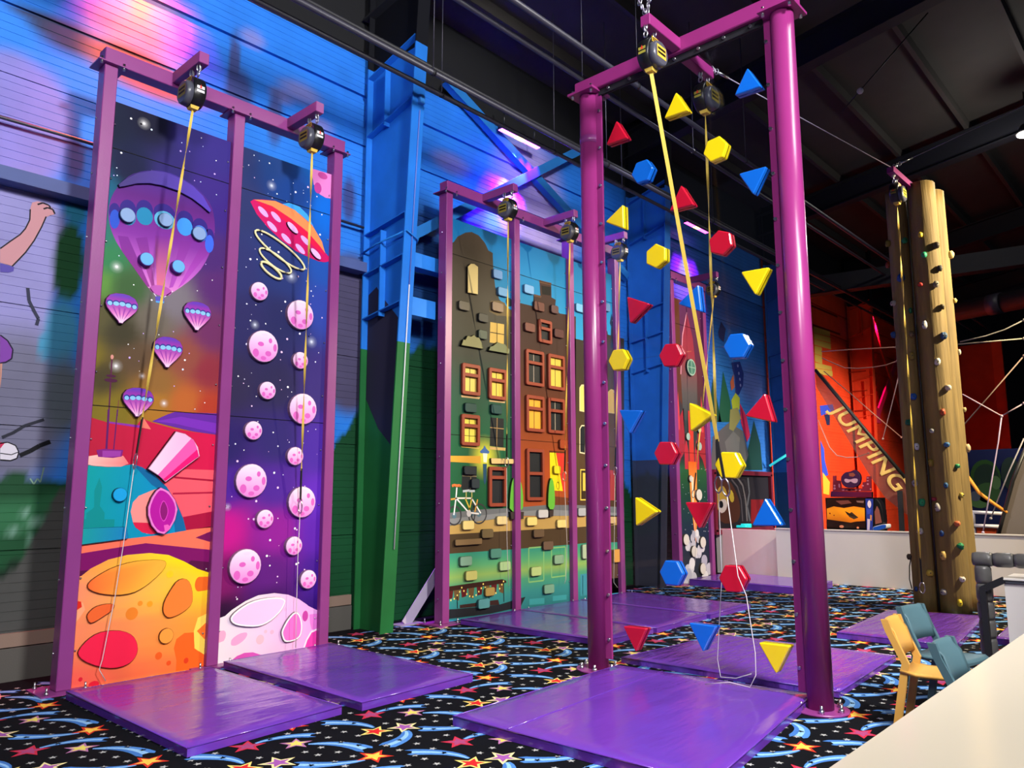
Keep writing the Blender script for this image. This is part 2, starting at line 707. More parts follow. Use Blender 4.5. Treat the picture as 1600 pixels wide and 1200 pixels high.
o['kind'] = 'stuff'

# ------------------------------------------------------------------ painted wall along the left
WY = 8.3


def ell_layers(X, Z, C, layers):
    for cx, cz, rx, rz, col, soft in layers:
        d = np.sqrt(((X - cx) / rx) ** 2 + ((Z - cz) / rz) ** 2)
        t = np.clip((1 + soft - d) / (2 * soft), 0, 1)
        t = (t * t * (3 - 2 * t))[..., None]
        C = C * (1 - t) + np.array(hx(col)) * t
    return C


def L_(es, col, soft=.25):
    return [(*e, col, soft) for e in es]


wall_layers = (
    L_([(4.338,7.239,0.151,0.1),(5.032,6.803,0.279,0.122),(4.762,6.65,0.16,0.076),(5.334,6.476,0.193,0.088),(6.62,6.466,0.186,0.096),(7.682,6.719,0.348,0.145),(1.939,5.648,0.212,0.169)], '#7c86d2', .6)
    + L_([(1.833,4.95,0.514,0.377),(2.131,5.321,0.302,0.523),(1.886,5.626,0.315,0.322)], '#7f7cc8', .3)
    + L_([(2.09,4.063,0.398,0.69),(1.856,3.389,0.551,0.72)], '#8c89c2', .15)
    + L_([(2.136,2.456,0.468,0.779)], '#6c6c86', .3)
    + L_([(2.347,6.325,0.32,0.179),(2.225,6.36,0.228,0.109),(2.05,6.381,0.275,0.067)], '#2c3454', .5)
    + L_([(4.119,6.762,0.072,0.445),(4.202,6.425,0.178,0.323),(4.687,6.321,0.105,0.334),(5.82,5.588,0.103,0.303),(2.488,5.04,0.082,0.228)], '#3c4a86', .4)
    + L_([(2.527,4.506,0.105,0.146)], '#1f7696', .3)
    + L_([(2.507,3.966,0.138,0.404)], '#17512c', .12)
    + L_([(2.491,3.246,0.147,0.331),(2.355,3.098,0.055,0.125)], '#3f8fb6', .35)
    + L_([(2.56,2.617,0.17,0.377)], '#57616c', .4)
    + L_([(5.912,3.778,0.609,1.071)], '#4d4968', .12)
    + L_([(7.135,4.823,0.488,1.147)], '#12396e', .3)
    + L_([(2.962,6.863,0.528,0.553)], '#b88ab8', .45)  # pale patch puts the pink LED pool into the wall paint
    + L_([(2.951,6.308,0.457,0.189),(3.197,6.21,0.614,0.192)], '#8a5048', .4)
    + L_([(9.524,6.921,0.771,0.868),(9.89,6.215,0.868,0.581)], '#a79ade', .5)  # paint lightened to lilac where the violet LED pool falls
    + L_([(15.233,7,0.764,0.914)], '#c58ec0', .5)  # pale pink for the rocket bar's wash, put into the paint
)
hill = sorted([(1.143,2.054),(2.081,1.848),(2.4,1.793),(2.672,1.871),(3.884,1.894),(4.984,1.764),(5.674,2.154),(5.924,2.527),(6.265,3.133),(6.747,3.617),(7.525,3.856),(8.468,3.768),(10.731,3.374),(12.364,1.697)])
hx_, hz_ = np.array([p[0] for p in hill]), np.array([p[1] for p in hill])


def paint_blue(X, Z):
    C = np.ones(X.shape + (3,)) * np.array(hx('#2a80e4'))
    dz = np.clip((Z - 5.2) / 2.5, 0, 1)[..., None]
    C = C * (1 - .25 * dz) + np.array(hx('#1a6ae0')) * .25 * dz
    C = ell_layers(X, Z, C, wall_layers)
    w = .05 * np.sin(X * 9) + .03 * np.sin(X * 23 + 1)
    g = np.clip((np.interp(X, hx_, hz_) + w - Z) / .05 + .5, 0, 1)[..., None]
    gc = np.array(hx('#124a2a')) * (1 + .3 * np.sin(X * 3.1 + Z * 2)[..., None] * .5)
    C = C * (1 - g) + gc * g
    C = ell_layers(X, Z, C, L_([(2.19,1.451,0.309,0.152),(2.554,1.564,0.222,0.109)], '#2b6a44', .5)
                   + L_([(2.182,0.904,0.203,0.08),(2.273,1.041,0.073,0.058)], '#0d2a1a', .5)
                   + L_([(2.402,1.416,0.054,0.03),(2.315,1.507,0.032,0.036),(2.225,1.333,0.036,0.052),(2.436,1.457,0.038,0.024),(2.375,1.281,0.027,0.041)], '#6f9a86', .8))
    k = np.clip((np.interp(X, [-2, 1.9, 2.3, 2.6, 3.2, 4.8, 5.2], [1.0, .75, 1.0, 1.75, 1.2, .7, -.5]) - Z) / .04 + .5, 0, 1)[..., None]
    return C * (1 - k) + np.array(hx('#4b4c4a')) * k


def paint_far(X, Z):
    C = np.ones(X.shape + (3,)) * np.array(hx('#2a74cc'))
    C = ell_layers(X, Z, C, L_([(16.395,6.411,0.644,0.474),(16.723,5.771,0.527,0.19),(16.779,2.883,0.388,0.09),(17.762,4.343,0.707,0.481)], '#5a70b8', .7))
    k = np.clip((np.interp(X, [12, 14, 15.2, 17.6, 18.6], [2.6, 2.0, 1.2, 1.3, 1.6]) - Z) / .06 + .5, 0, 1)[..., None]
    return C * (1 - k) + np.array(hx('#1c2230')) * k


def paint_orange(X, Z):
    return np.ones(X.shape + (3,)) * np.array(hx('#e0421c')) * (1 + .12 * np.sin(X * 1.7 + Z)[..., None])


def rib_wall(x0, x1, z0, z1, dx, paint):
    """one course of the ribbed cladding: a sheet with fine horizontal grooves and a deep joint at its foot"""
    jh, jd = (.085, .05) if z0 > 7 else ((.035, .035) if z0 > 6 else (.012, .015))
    prof = [(z0, jd), (z0 + .001, jd), (z0 + jh, jd), (z0 + jh + .002, 0)]
    z = z0 + jh + .002
    while z + .085 < z1 - .02:
        z += .085
        prof += [(z - .008, 0), (z - .006, .005), (z, .005), (z + .002, 0)]
    prof += [(z1, 0)]
    nx = max(2, int((x1 - x0) / dx))
    xs = np.linspace(x0, x1, nx + 1)
    zs = np.array([p[0] for p in prof])
    ys = np.array([p[1] for p in prof])
    X, Z = np.meshgrid(xs, zs)
    C = paint(X, Z)
    Yg = WY + np.repeat(ys[:, None], nx + 1, 1)
    b = MB()
    b.v = np.stack([X, Yg, Z], -1).reshape(-1, 3).tolist()
    b.c = C.reshape(-1, 3).tolist()
    w = nx + 1
    b.f = [(j * w + i, j * w + i + 1, (j + 1) * w + i + 1, (j + 1) * w + i) for j in range(len(prof) - 1) for i in range(nx)]
    b.mi, b.sm = [0] * len(b.f), [False] * len(b.f)
    return b


wl = MB().box(-2, 31.5, WY + .06, WY + .2, 0, 9.6, '#080a10').build('wall_left', 'matte')
struct(wl)
courses = [0, 1.15, 2.3, 3.45, 4.6, 5.7, 6.40, 7.08, 7.70]
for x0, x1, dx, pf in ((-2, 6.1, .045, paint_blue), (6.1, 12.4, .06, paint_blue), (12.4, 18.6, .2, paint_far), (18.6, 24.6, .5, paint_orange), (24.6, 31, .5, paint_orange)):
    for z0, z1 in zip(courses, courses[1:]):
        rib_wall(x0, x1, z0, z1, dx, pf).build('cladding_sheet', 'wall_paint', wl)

# painted climber's arm and shoe on the rock at far left
a = Art(PLY(WY - .004))
a.poly([(1.912,3.959),(1.992,4.057),(2.063,4.141),(2.098,4.204),(2.13,4.306),(2.127,4.414),(2.139,4.485),(2.183,4.511),(2.241,4.514),(2.302,4.49),(2.341,4.453),(2.337,4.417),(2.303,4.401),(2.27,4.371),(2.255,4.326),(2.228,4.224),(2.169,4.088),(2.121,3.982),(2.072,3.891),(2.022,3.821),(1.922,3.831)], '#c08a92', 1)
a.line([(1.912,3.965),(1.992,4.06),(2.063,4.141),(2.103,4.212),(2.132,4.307),(2.128,4.414)], .012, '#1c1420', 2)
a.line([(2.186,4.478),(2.23,4.508),(2.284,4.499),(2.301,4.476)], .016, '#1c1420', 2)
a.line([(2.24,4.448),(2.274,4.471),(2.322,4.466),(2.343,4.426)], .016, '#1c1420', 2)
a.line([(2.269,4.378),(2.237,4.26),(2.185,4.112),(2.121,3.976),(2.022,3.817)], .012, '#1c1420', 2)
a.poly([(1.923,3.825),(1.989,3.82),(2.039,3.812),(2.037,3.772),(1.994,3.749),(1.93,3.742)], '#5448a0', 2)
a.poly([(1.978,3.139),(2.042,3.095),(2.086,3.021),(2.085,2.94),(2.042,2.899),(1.998,2.885)], '#7b3fa0', 1)
a.line([(1.978,3.144),(2.042,3.1),(2.091,3.021),(2.088,2.935),(2.043,2.894),(1.999,2.881)], .012, '#1c1430', 2)
a.poly([(1.998,2.885),(2.016,2.883),(2.02,2.764),(2.018,2.641)], '#c08a7c', 1)
a.poly([(2.059,2.131),(2.117,2.146),(2.18,2.12),(2.211,2.069),(2.204,2.007),(2.153,1.985),(2.07,1.989)], '#d8d4e0', 2)
a.poly([(2.057,2.148),(2.095,2.142),(2.062,2.088)], '#c83058', 3)
a.line([(2.058,2.136),(2.117,2.15),(2.183,2.123),(2.215,2.063),(2.204,2.004),(2.153,1.981),(2.07,1.986)], .010, '#15151c', 3)
a.line([(2.066,2.046),(2.156,2.035),(2.212,2.063)], .008, '#15151c', 3)
a.line([(2.225,2.031),(2.307,2.076),(2.381,2.129),(2.471,2.174)], .04, '#17181e', 1)
a.line([(2.069,2.192),(2.155,2.24),(2.242,2.311),(2.402,2.381)], .028, '#2c2e3a', 1)
a.line([(2.167,3.635),(2.188,3.51),(2.244,3.409),(2.28,3.351),(2.269,3.284)], .03, '#31344a', 1)
a.line([(2.327,1.818),(2.362,1.766),(2.389,1.819),(2.415,1.784),(2.436,1.926)], .012, '#7fa08c', 2)
a.build('painted_climber', 'print', wl)['kind'] = 'stuff'

# conduit, girt rail and skirting of the left bay
g = thing('wall_rail', 'lilac grey horizontal steel rail across the blue wall behind the space frame', 'rail', (2, 8.1, 4.4))
MB().box(-1.5, 6.0, 8.1, 8.3, 4.58, 4.60, '#4c5c90').box(-1.5, 6.0, 8.1, 8.115, 4.60, 4.71, '#4c5c90').build('rail_channel', 'wall_paint', g)
g = thing('wall_conduit', 'thin dark conduit along the wall left of the space frame', 'conduit', (2, 8.2, 5.2))
MB().tube([(-1.5, 8.2, 5.13), (2.4, 8.2, 5.22), (6.0, 8.2, 5.22)], .018).build('conduit_pipe', 'pipe_steel', g)
b = MB().box(-2, 6.0, 8.25, 8.3, .30, .42, '#8a7466').box(-2, 6.0, 8.24, 8.3, 0, .29, '#56544f')
struct(b.build('baseboard_left', 'matte'))


# ------------------------------------------------------------------ steel columns of the hall
def column(X, ybase, ytop, label, lowcol, upcol, zsplit, stiff=True, conduit=False):
    t = thing('steel_column', label, 'column', (X, ybase + .2, 0), 'steel columns along the left wall')
    for z0, z1, c in ((0, zsplit, lowcol), (zsplit, 7.5, upcol), (7.5, 9.2, '#0a0c14')):
        y = lambda z: ybase + (ytop - ybase) * z / 7.4
        b = MB()
        for xa, xb, ya, yb in ((X - .1, X + .1, 0, .02), (X - .01, X + .01, .02, None)):
            f = lambda z: (y(z) + ya, y(z) + yb if yb is not None else 8.2)
            v = []
            for z in (z0, z1):
                p, q = f(z)
                v += [(xa, p, z), (xb, p, z), (xb, q, z), (xa, q, z)]
            b.add(v, [(0, 1, 5, 4), (1, 2, 6, 5), (2, 3, 7, 6), (3, 0, 4, 7), (3, 2, 1, 0), (4, 5, 6, 7)], c)
        b.box(X - .1, X + .1, 8.18, 8.2, z0, z1, c)
        b.build('column_shaft', 'wall_paint', t)
    if conduit:
        yq = lambda z: ybase + (ytop - ybase) * z / 7.4 + .03
        a = Art(PLX(X - .0105))
        a.poly([(yq(2.2), 2.2), (7.9, 2.5), (8.17, 2.9), (8.17, 4.3), (8.0, 4.38), (7.85, 4.2), (yq(3.8), 3.8), (yq(3.0), 3.0)], '#2f2d42', 1)  # darker patch with its own outline on the column web
        a.build('dark_web_patch', 'print', t)
    if stiff:
        for z in (3.95, 4.55, 5.1, 6.5, 7.35):
            yb = ybase + (ytop - ybase) * z / 7.4
            dz = .25 if z > 6 else .12
            b = MB().add([(X - .1, yb + .02, z + dz), (X - .011, yb + .02, z + dz), (X - .011, 8.18, z), (X - .1, 8.18, z),
                          (X - .1, yb + .02, z + dz + .015), (X - .011, yb + .02, z + dz + .015), (X - .011, 8.18, z + .015), (X - .1, 8.18, z + .015)],
                         [(0, 1, 2, 3), (4, 5, 6, 7), (0, 1, 5, 4), (1, 2, 6, 5), (2, 3, 7, 6), (3, 0, 4, 7)], upcol)
            b.build('stiffener_plate', 'wall_paint', t)
        MB().box(X - .1, X - .011, 7.82, 7.84, 3.95, 5.1, upcol).build('stiffener_plate', 'wall_paint', t)
        MB().box(X - .1, X - .011, 7.80, 7.82, 6.55, 7.35, upcol).build('stiffener_plate', 'wall_paint', t)
    if conduit:
        yb = lambda z: ybase + (ytop - ybase) * z / 7.4 - .012
        MB().tube([(X + .03, yb(1.0), 1.0), (X + .02, yb(4.3), 4.3)], .008, 6, col='#d8d8e0').build('conduit_pipe', 'print', t)
        MB().tube([(X + .02, yb(4.3), 4.3), (X + .02, yb(6.6), 6.6)], .008, 6, col='#6a80d0').build('conduit_pipe', 'print', t)
        MB().box(X - .01, X + .06, yb(6.75) - .04, yb(6.75) + .01, 6.68, 6.8, '#3a90e8').build('junction_box', 'wall_paint', t)
        MB().tube([(X + .12, yb(4.9) + .03, 4.86), (X + .1, yb(4.9) - .02, 4.9), (X - .08, yb(4.9) - .02, 4.98), (X - .11, 7.9, 4.92), (X - .12, 8.2, 4.85)], .014, 6, col='#2a80d8').build('cable_clip', 'print', t)
    return t


column(6.10, 7.66, 7.18, 'tapered steel column painted blue above and green below, right of the space frame', '#1c6634', '#1f74d4', 3.56, True, True)
column(12.40, 7.66, 7.30, 'blue steel column with grey foot behind the clear climbing wall', '#3a3a48', '#2268c4', 2.3)
column(18.60, 7.72, 7.50, 'wide blue steel column in the far corner behind the pink round pole', '#1a4a88', '#2268bc', 2.2, True)
column(24.60, 7.72, 7.50, 'orange steel column on the far orange wall', '#d8401a', '#c83a1a', 3.0, True)

# diagonal wall braces
for lab, p, q, c in (('blue diagonal steel brace falling from upper left behind the town frame', (7.4, 8.12, 7.95), (12.2, 8.12, 5.85), '#2474c0'),
                     ('blue diagonal steel brace rising to upper right behind the town frame', (6.4, 8.02, 5.05), (10.6, 8.02, 7.85), '#2474c0'),
                     ('galvanised steel brace leaning from the carpet behind the town frame post', (6.66, 7.98, 0.0), (9.2, 8.05, 2.8), '#b8b0c4')):
    t = thing('wall_brace', lab, 'brace', p, 'diagonal wall braces')
    d = (Vector(q) - Vector(p)).normalized()
    MB().beam(p, q, .012, .15, (0, 0, 1), c).build('brace_flange', 'wall_paint', t)
    MB().beam(Vector(p) + Vector((0, .06, 0)) + Vector((0, 0, -.07)), Vector(q) + Vector((0, .06, -.07)), .12, .012, (0, 0, 1), c).build('brace_web', 'wall_paint', t)
    if '0.0)' in str(p) or p[2] < .1:
        MB().box(6.5, 6.9, 7.88, 8.1, 0, .015, '#8c8a90').build('foot_plate', 'wall_paint', t)
t = thing('wall_brace', 'short blue steel girt between the blue column and the town frame', 'brace', (6.2, 7.9, 4.9))
MB().box(6.2, 7.4, 7.86, 7.88, 4.75, 4.95, '#2a80e0').box(6.2, 7.4, 7.88, 8.05, 4.75, 4.762, '#2a80e0').build('girt_channel', 'wall_paint', t)
MB().box(6.2, 6.95, 7.80, 7.82, 4.05, 4.3, '#2a80e0').build('gusset_plate', 'wall_paint', t)

# ------------------------------------------------------------------ roof, rafters, purlins
roof_z = lambda y: 8.84 + .153 * (4.66 - y)
b = MB()
b.add([(-4, 8.5, roof_z(8.5) + .75), (44, 8.5, roof_z(8.5) + .75), (44, -6, roof_z(-6) + .75), (-4, -6, roof_z(-6) + .75)], [(0, 1, 2, 3)])
b.add([(-4, 8.5, roof_z(8.5) + .8), (44, 8.5, roof_z(8.5) + .8), (44, -6, roof_z(-6) + .8), (-4, -6, roof_z(-6) + .8)], [(3, 2, 1, 0)])
ceil = struct(b.build('ceiling', 'roof_sheet'))
for X in (6.1, 12.4, 18.6, 24.8, 31):
    z0, z1 = roof_z(8.3), roof_z(-6)
    t = thing('roof_rafter', {6.1: 'dark steel roof rafter above the blue column and clear wall', 12.4: 'dark navy roof rafter crossing above the log pillar', 18.6: 'third dark roof rafter beyond the log pillar', 24.8: 'fourth dark roof rafter above the orange column', 31: 'farthest dark roof rafter at the end of the hall'}[X], 'rafter', (X, 8.3, z0), 'roof rafters')
    for dz, w in ((0, .26), (.53, .26)):
        MB().beam((X, 8.3, z0 + dz), (X, -6, z1 + dz), w, .03).build('rafter_flange', 'rafter_steel', t)
    MB().beam((X, 8.3, z0 + .265), (X, -6, z1 + .265), .02, .5).build('rafter_web', 'rafter_steel', t)
for i, y in enumerate((7.6, 6.2, 4.8, 3.4, 2.0, .6, -.8, -2.2)):
    z = roof_z(y) + .56
    MB().box(-3, 43, y - .035, y + .035, z, z + .19).box(-3, 43, y - .035, y + .05, z - .01, z).build('roof_purlin', 'roof_sheet', ceil)
bt = thing('ridge_beam', 'broad dark tie beam running across the roof behind the log pillar', 'beam', (20, 2, 7.6))
MB().beam((19.2, 8.0, 6.9), (23.5, -3, 7.6), .35, .45).build('beam_box', 'rafter_steel', bt)
t = thing('air_duct', 'round violet grey air duct under the roof right of the log pillar', 'duct', (21, 3, 6.1))
MB().cyl((21.5, 4.6, 6.2), (19.6, -3, 6.2), .24, 18).build('duct_pipe', 'dark_steel', t)
MB().cyl((21.3, 3.8, 6.2), (21.22, 3.5, 6.2), .255, 18).build('duct_collar', 'pipe_steel', t)

# pipes and cable trays along the wall, each hung on rods
for lab, y, z, r, x1, rods in (('grey sprinkler pipe running along the wall in front of the blue column', 7.0, 6.80, .030, 33, (3.4, 6.3, 8.6, 10.4, 13.5)),
                               ('dark twin cable tray above the sprinkler pipe', 6.6, 6.74, .034, 33, (5.8, 9.4, 12.8)),
                               ('upper dark roof pipe left of the clear climbing wall', 5.7, 7.05, .03, 33, (7.6, 10.5)),
                               ('topmost dark roof pipe over the clear climbing wall', 5.3, 7.1, .035, 33, (8.3, 11.5))):
    t = thing('ceiling_pipe', lab, 'pipe', (6, y, z), 'pipes hung along the left wall')
    MB().tube([(0, y, z), (x1, y, z)], r, 8).build('pipe_run', 'pipe_steel' if r < .04 else 'dark_steel', t)
    if 'twin' in lab:
        MB().tube([(0, y + .06, z + .1), (x1, y + .06, z + .1)], .028, 8).build('pipe_run', 'dark_steel', t)
    for X in rods:
        MB().cyl((X, y, z), (X, y, roof_z(y) + .6), .007, 5).build('hanger_rod', 'pipe_steel', t)
        MB().tube([(X - .02, y, z), (X + .02, y, z)], r * 1.25, 8).build('pipe_clamp', 'dark_steel', t)

# ------------------------------------------------------------------ LED wash bars with their light
def led(x0, x1, y, z, cols, label, power, spot=46, tilt=(.14, -1.0)):
    t = thing('led_bar', label, 'light', ((x0 + x1) / 2, y, z), 'LED bars along the wall top')
    MB().box(x0, x1, y - .05, y + .05, z, z + .08).build('lamp_housing', 'black_plastic', t)
    n = len(cols)
    for i, (m, c) in enumerate(cols):
        a0, a1 = x0 + (x1 - x0) * i / n, x0 + (x1 - x0) * (i + 1) / n
        b = MB()
        k = 4
        for q in range(k):
            b.box(a0 + (a1 - a0) * (q + .1) / k, a0 + (a1 - a0) * (q + .9) / k, y - .04, y + .04, z - .012, z)
        b.build('led_row', m, t)
        xm = (a0 + a1) / 2
        lamp('led_beam', 'SPOT', (xm, y, z - .06), power, hx(c), (xm, y + tilt[0], z + tilt[1]), .05, spot, .7)
    for X in (x0 + .1, x1 - .1):
        MB().tube([(X, y, z + .08), (X, y, z + .3), (X, y + .1, z + .45)], .012, 6).build('bracket', 'black_plastic', t)
    return t


PK, AM, VI = ('led_pink', '#ff1496'), ('led_warm', '#ff8c20'), ('led_violet', '#b400ff')
led(2.55, 3.70, 7.98, 7.90, (PK, AM, AM, PK, PK), 'pink and amber LED bar at the wall top above the balloon panel', 420)
led(8.44, 9.38, 7.98, 7.45, (VI, VI, ('led_warm', '#e0b0ff'), VI, VI), 'violet LED bar at the wall top above the town panels', 1300)
led(14.24, 15.16, 7.98, 7.45, (PK, PK, AM, PK, PK), 'pink LED bar at the wall top above the rocket panel', 900)
led(26.2, 27.1, 7.95, 7.50, (PK,), 'small pink LED bar on the far orange wall', 1500)

# ------------------------------------------------------------------ low white walls at the far side of the carpet
b = MB().box(15.0, 15.12, -6, 6.66, 0, .98).box(14.985, 15.135, -6, 6.675, .98, 1.0)
struct(b.build('wall_far', 'white_paint'))
b = MB().box(15.55, 15.67, 6.6, 8.25, 0, .93).box(15.12, 15.67, 6.55, 6.66, 0, .95)
struct(b.build('wall_far', 'white_paint'))
b = MB().box(36, 36.2, -6, 8.3, 0, 9, '#0a0d18')
struct(b.build('wall_end', 'matte'))

# ------------------------------------------------------------------ climbing frames
def square_frame(name, label, xs, yf, ztop, arms, armtip, cat='climbing wall'):
    t = thing(name, label, cat, ((xs[0] + xs[-1]) / 2, yf, 0))
    w = .06
    for i, x in enumerate(xs):
        MB().box(x - w, x + w, yf, yf + .16, .015, ztop - .012, bev=.006).build('post', 'purple_paint', t)
        pl = MB().box(x - .2, x + .2, yf - .10, yf + .3, 0, .015).build('base_plate', 'purple_paint', t)
        for dx, dy in ((-.15, -.06), (.15, -.06), (-.15, .24), (.15, .24)):
            MB().cyl((x + dx, yf + dy, .015), (x + dx, yf + dy, .075), .009, 6).cyl((x + dx, yf + dy, .015), (x + dx, yf + dy, .035), .018, 6).build('bolt', 'steel', pl)
        cp_ = MB().box(x - .13, x + .13, yf - .05, yf + .21, ztop - .012, ztop).build('cap_plate', 'purple_paint', t)
        for dx in (-.1, .1):
            MB().cyl((x + dx, yf - .03, ztop - .04), (x + dx, yf - .03, ztop + .03), .012, 6).build('bolt', 'steel', cp_)
    MB().box(xs[0] - .07, xs[-1] + .07, yf - .02, yf + .14, ztop, ztop + .15, bev=.006).build('top_beam', 'purple_paint', t)
    for x in arms:
        MB().box(x - .05, x + .05, armtip, yf - .02, ztop + .035, ztop + .15, bev=.005).build('belay_arm', 'purple_paint', t)
        for dy in (.07, .22):
            MB().cyl((x, armtip + dy, ztop - .01), (x, armtip + dy, ztop + .16), .012, 6).build('eye_bolt', 'steel', t)
    return t


def boards(t, xs, yf, rows, colf, du=.05):
    for x0, x1 in zip(xs, xs[1:]):
        for z0, z1 in zip(rows, rows[1:]):
            a = Art(PLY(yf))
            a.box(x0 + .002, x1 - .002, yf + .0005, yf + .02, z0 + .002, z1 - .002, '#101014')
            a.grid(x0 + .002, x1 - .002, z0 + .002, z1 - .002, colf, du, 0.2)
            a.build('wall_board', 'print', t)


def seam_lines(a, xs, rows, L=9):
    for z in rows[1:-1]:
        a.line([(xs[0], z), (xs[-1], z)], .006, '#08080c', L)


def screws(t, xs, yf, rows):
    b = None
    for x in xs:
        for s in (-.085, .085):
            for z0, z1 in zip(rows, rows[1:]):
                for k in range(4 if z1 - z0 > 1 else 1):
                    z = z0 + (z1 - z0) * (k + .5) / (4 if z1 - z0 > 1 else 1)
                    if b is None:
                        o = MB().ball((x + s, yf - .006, z), .011, 6, 4).build('panel_screw', 'steel', t, loc=(x + s, yf - .006, z))
                        b = o.data
                    else:
                        put('panel_screw', b, t, (x + s, yf - .006, z))


# ================================================================== space frame
AX = [2.475, 3.79, 5.06]
AF, AP = 7.44, 7.50
A_ROWS = [0.02, 2.47, 4.94, 5.41]
frA = square_frame('climbing_tower', 'purple square-post climbing frame with hot-air balloon and pink moon panels', AX, AF, 5.735, (3.09, 4.39), 6.84)
bgA1 = idw(list(zip([(2.505,5.185),(2.916,5.339),(3.306,5.344),(3.589,5.231),(2.438,4.524),(2.707,4.801),(3.14,4.807),(3.543,4.792),(3.658,4.615),(2.422,3.962),(2.567,3.873),(2.502,3.613),(2.786,3.609),(3.582,4.11),(3.669,3.786),(2.523,3.314),(2.758,3.171),(3.043,3.342),(3.216,3.565),(3.627,3.306),(2.445,2.886),(2.619,2.729),(2.889,2.944),(3.113,2.722),(3.378,3.007),(3.615,2.906),(2.425,2.418),(2.75,2.445),(3.094,2.534),(3.405,2.561),(3.637,2.516)],
    '#0a1430 #0a0c28 #2c2470 #34287c #0c5a78 #0a1238 #2a2068 #38247c #38207c #1c6a70 #2f7a4c #5a8c3c #3a5c34 #46246c #54266a #544f30 #3c3826 #6a6256 #777078 #6a2c5c #7a6c1c #453c24 #5a4632 #8c6230 #8c4a3c #8a2e3c #75681e #7c6c20 #a87228 #b8622c #b03c28'.split())), 4)
bgA2 = idw(list(zip([(3.838,5.316),(4.258,5.383),(4.84,5.497),(4.993,4.988),(4.516,5.084),(3.904,4.756),(3.868,4.036),(4.395,4.152),(4.993,4.283),(3.969,3.498),(4.421,3.574),(4.993,3.822),(3.862,2.801),(4.376,2.855),(4.984,2.919),(3.828,2.137),(4.405,2.231),(4.97,2.186),(3.849,1.748),(4.427,1.752),(4.992,1.614),(3.84,1.301),(4.449,1.28),(5.006,1.26),(3.83,0.861),(4.396,0.819),(5.025,0.771),(3.888,0.422),(4.409,0.556),(5.042,0.357)],
    '#243060 #1c3c78 #1060b8 #0a68d4 #143c84 #2a3264 #2c3068 #26346e #2050a8 #2c2a5c #282a5a #3044a0 #302a4a #2c284e #3a2c74 #2a2060 #30266a #48289a #4a2090 #4c2490 #6028b8 #c01488 #8a1c90 #5a20a8 #7a1460 #5a1a78 #40188a #280c30 #3a1258 #301070'.split())), 4)
bgA = lambda u, v: bgA1(u, v) if u < 3.79 else bgA2(u, v)
boards(frA, AX, AP, A_ROWS, bgA, .06)
screws(frA, AX, AP, A_ROWS)

# ---- print of the balloon panel
a = Art(PLY(AP))
rs = random.Random(3)
for k in range(70):
    u, v = rs.uniform(2.57, 3.63), rs.uniform(2.2, 5.38)
    a.ell((u, v, *(rs.choice((.004, .006, .006, .010)),) * 2), rs.choice(('#ffffff', '#d8e8ff', '#c8a8f0')), 1, 0, 7)
for p, r in (((2.827,5.285), .07), ((2.671,3.793), .07), ((2.729,2.851), .07), ((3.193,2.541), .05), ((2.97,2.784), .04)):
    a.glow(*p, r, '#ffffff', bgA1, 1)
bal = [(2.644,4.6),(2.692,4.679),(2.793,4.77),(2.936,4.838),(3.073,4.866),(3.216,4.851),(3.351,4.81),(3.464,4.741),(3.551,4.655),(3.593,4.527),(3.609,4.365),(3.578,4.177),(3.507,3.984),(3.395,3.825),(3.26,3.691),(3.139,3.59),(3.039,3.596),(2.962,3.657),(2.832,3.808),(2.705,3.956),(2.628,4.063),(2.573,4.199),(2.558,4.333),(2.583,4.479)]
zt, zb = max(p[1] for p in bal), min(p[1] for p in bal)
zz = lambda k: zb + (zt - zb) * k
a.bands(smoothpoly(bal, 1), stops([(zz(0), '#e48cd0'), (zz(.2), '#b85cc0'), (zz(.45), '#7a2c96'), (zz(.75), '#5a1f78'), (zz(1), '#3c2a8c')]), 2, 16)
for pts, c in (([(2.661,4.096),(2.753,4.107),(2.986,3.662),(2.962,3.657),(2.832,3.808),(2.705,3.956)], '#8c3488'), ([(3.002,4.183),(3.151,4.207),(3.121,3.683),(3.053,3.676)], '#d87088'), ([(2.824,4.112),(2.93,4.151),(3.034,3.672),(3.004,3.666)], '#a84898'), ([(3.255,4.193),(3.373,4.209),(3.208,3.701),(3.171,3.687)], '#b04cb8'), ([(3.468,4.192),(3.565,4.161),(3.308,3.754),(3.259,3.704)], '#b84cc0')):
    a.bands(pts, grad((pts[0][0], pts[0][1]), '#782a90', (pts[0][0], pts[2][1]), c), 3, 5)
for e in [(2.617,4.318,0.051,0.087),(2.736,4.37,0.077,0.101),(2.889,4.413,0.081,0.1),(3.081,4.427,0.109,0.102),(3.288,4.417,0.085,0.098),(3.446,4.378,0.083,0.1),(3.55,4.301,0.052,0.095)]:
    a.ell(e, '#30207c', 3)
for e, c in zip([(2.622,4.247,0.045,0.094),(2.746,4.303,0.067,0.083),(2.893,4.349,0.078,0.089),(3.085,4.362,0.102,0.091),(3.289,4.346,0.08,0.093),(3.45,4.317,0.075,0.086),(3.554,4.233,0.046,0.095)], '#2a50c0 #3a80b8 #1f80ac #58a8d0 #3c90ec #4a78d8 #3a64ec'.split()):
    a.ell(e, c, 4)
a.ell([(3.092,3.645,0.108,0.051)][0], '#b858b0', 4)
for s in ([(2.987,3.65),(3.053,3.576)], [(3.21,3.662),(3.129,3.585)], [(3.101,3.602),(3.09,3.574)]):
    a.line(s, .008, '#f0d8f0', 4)
a.poly([(3.043,3.578),(3.129,3.59),(3.131,3.523),(3.054,3.516)], '#5a50b4', 5)
a.poly([(3.049,3.534),(3.131,3.543),(3.131,3.523),(3.054,3.516)], '#58a0d8', 6)
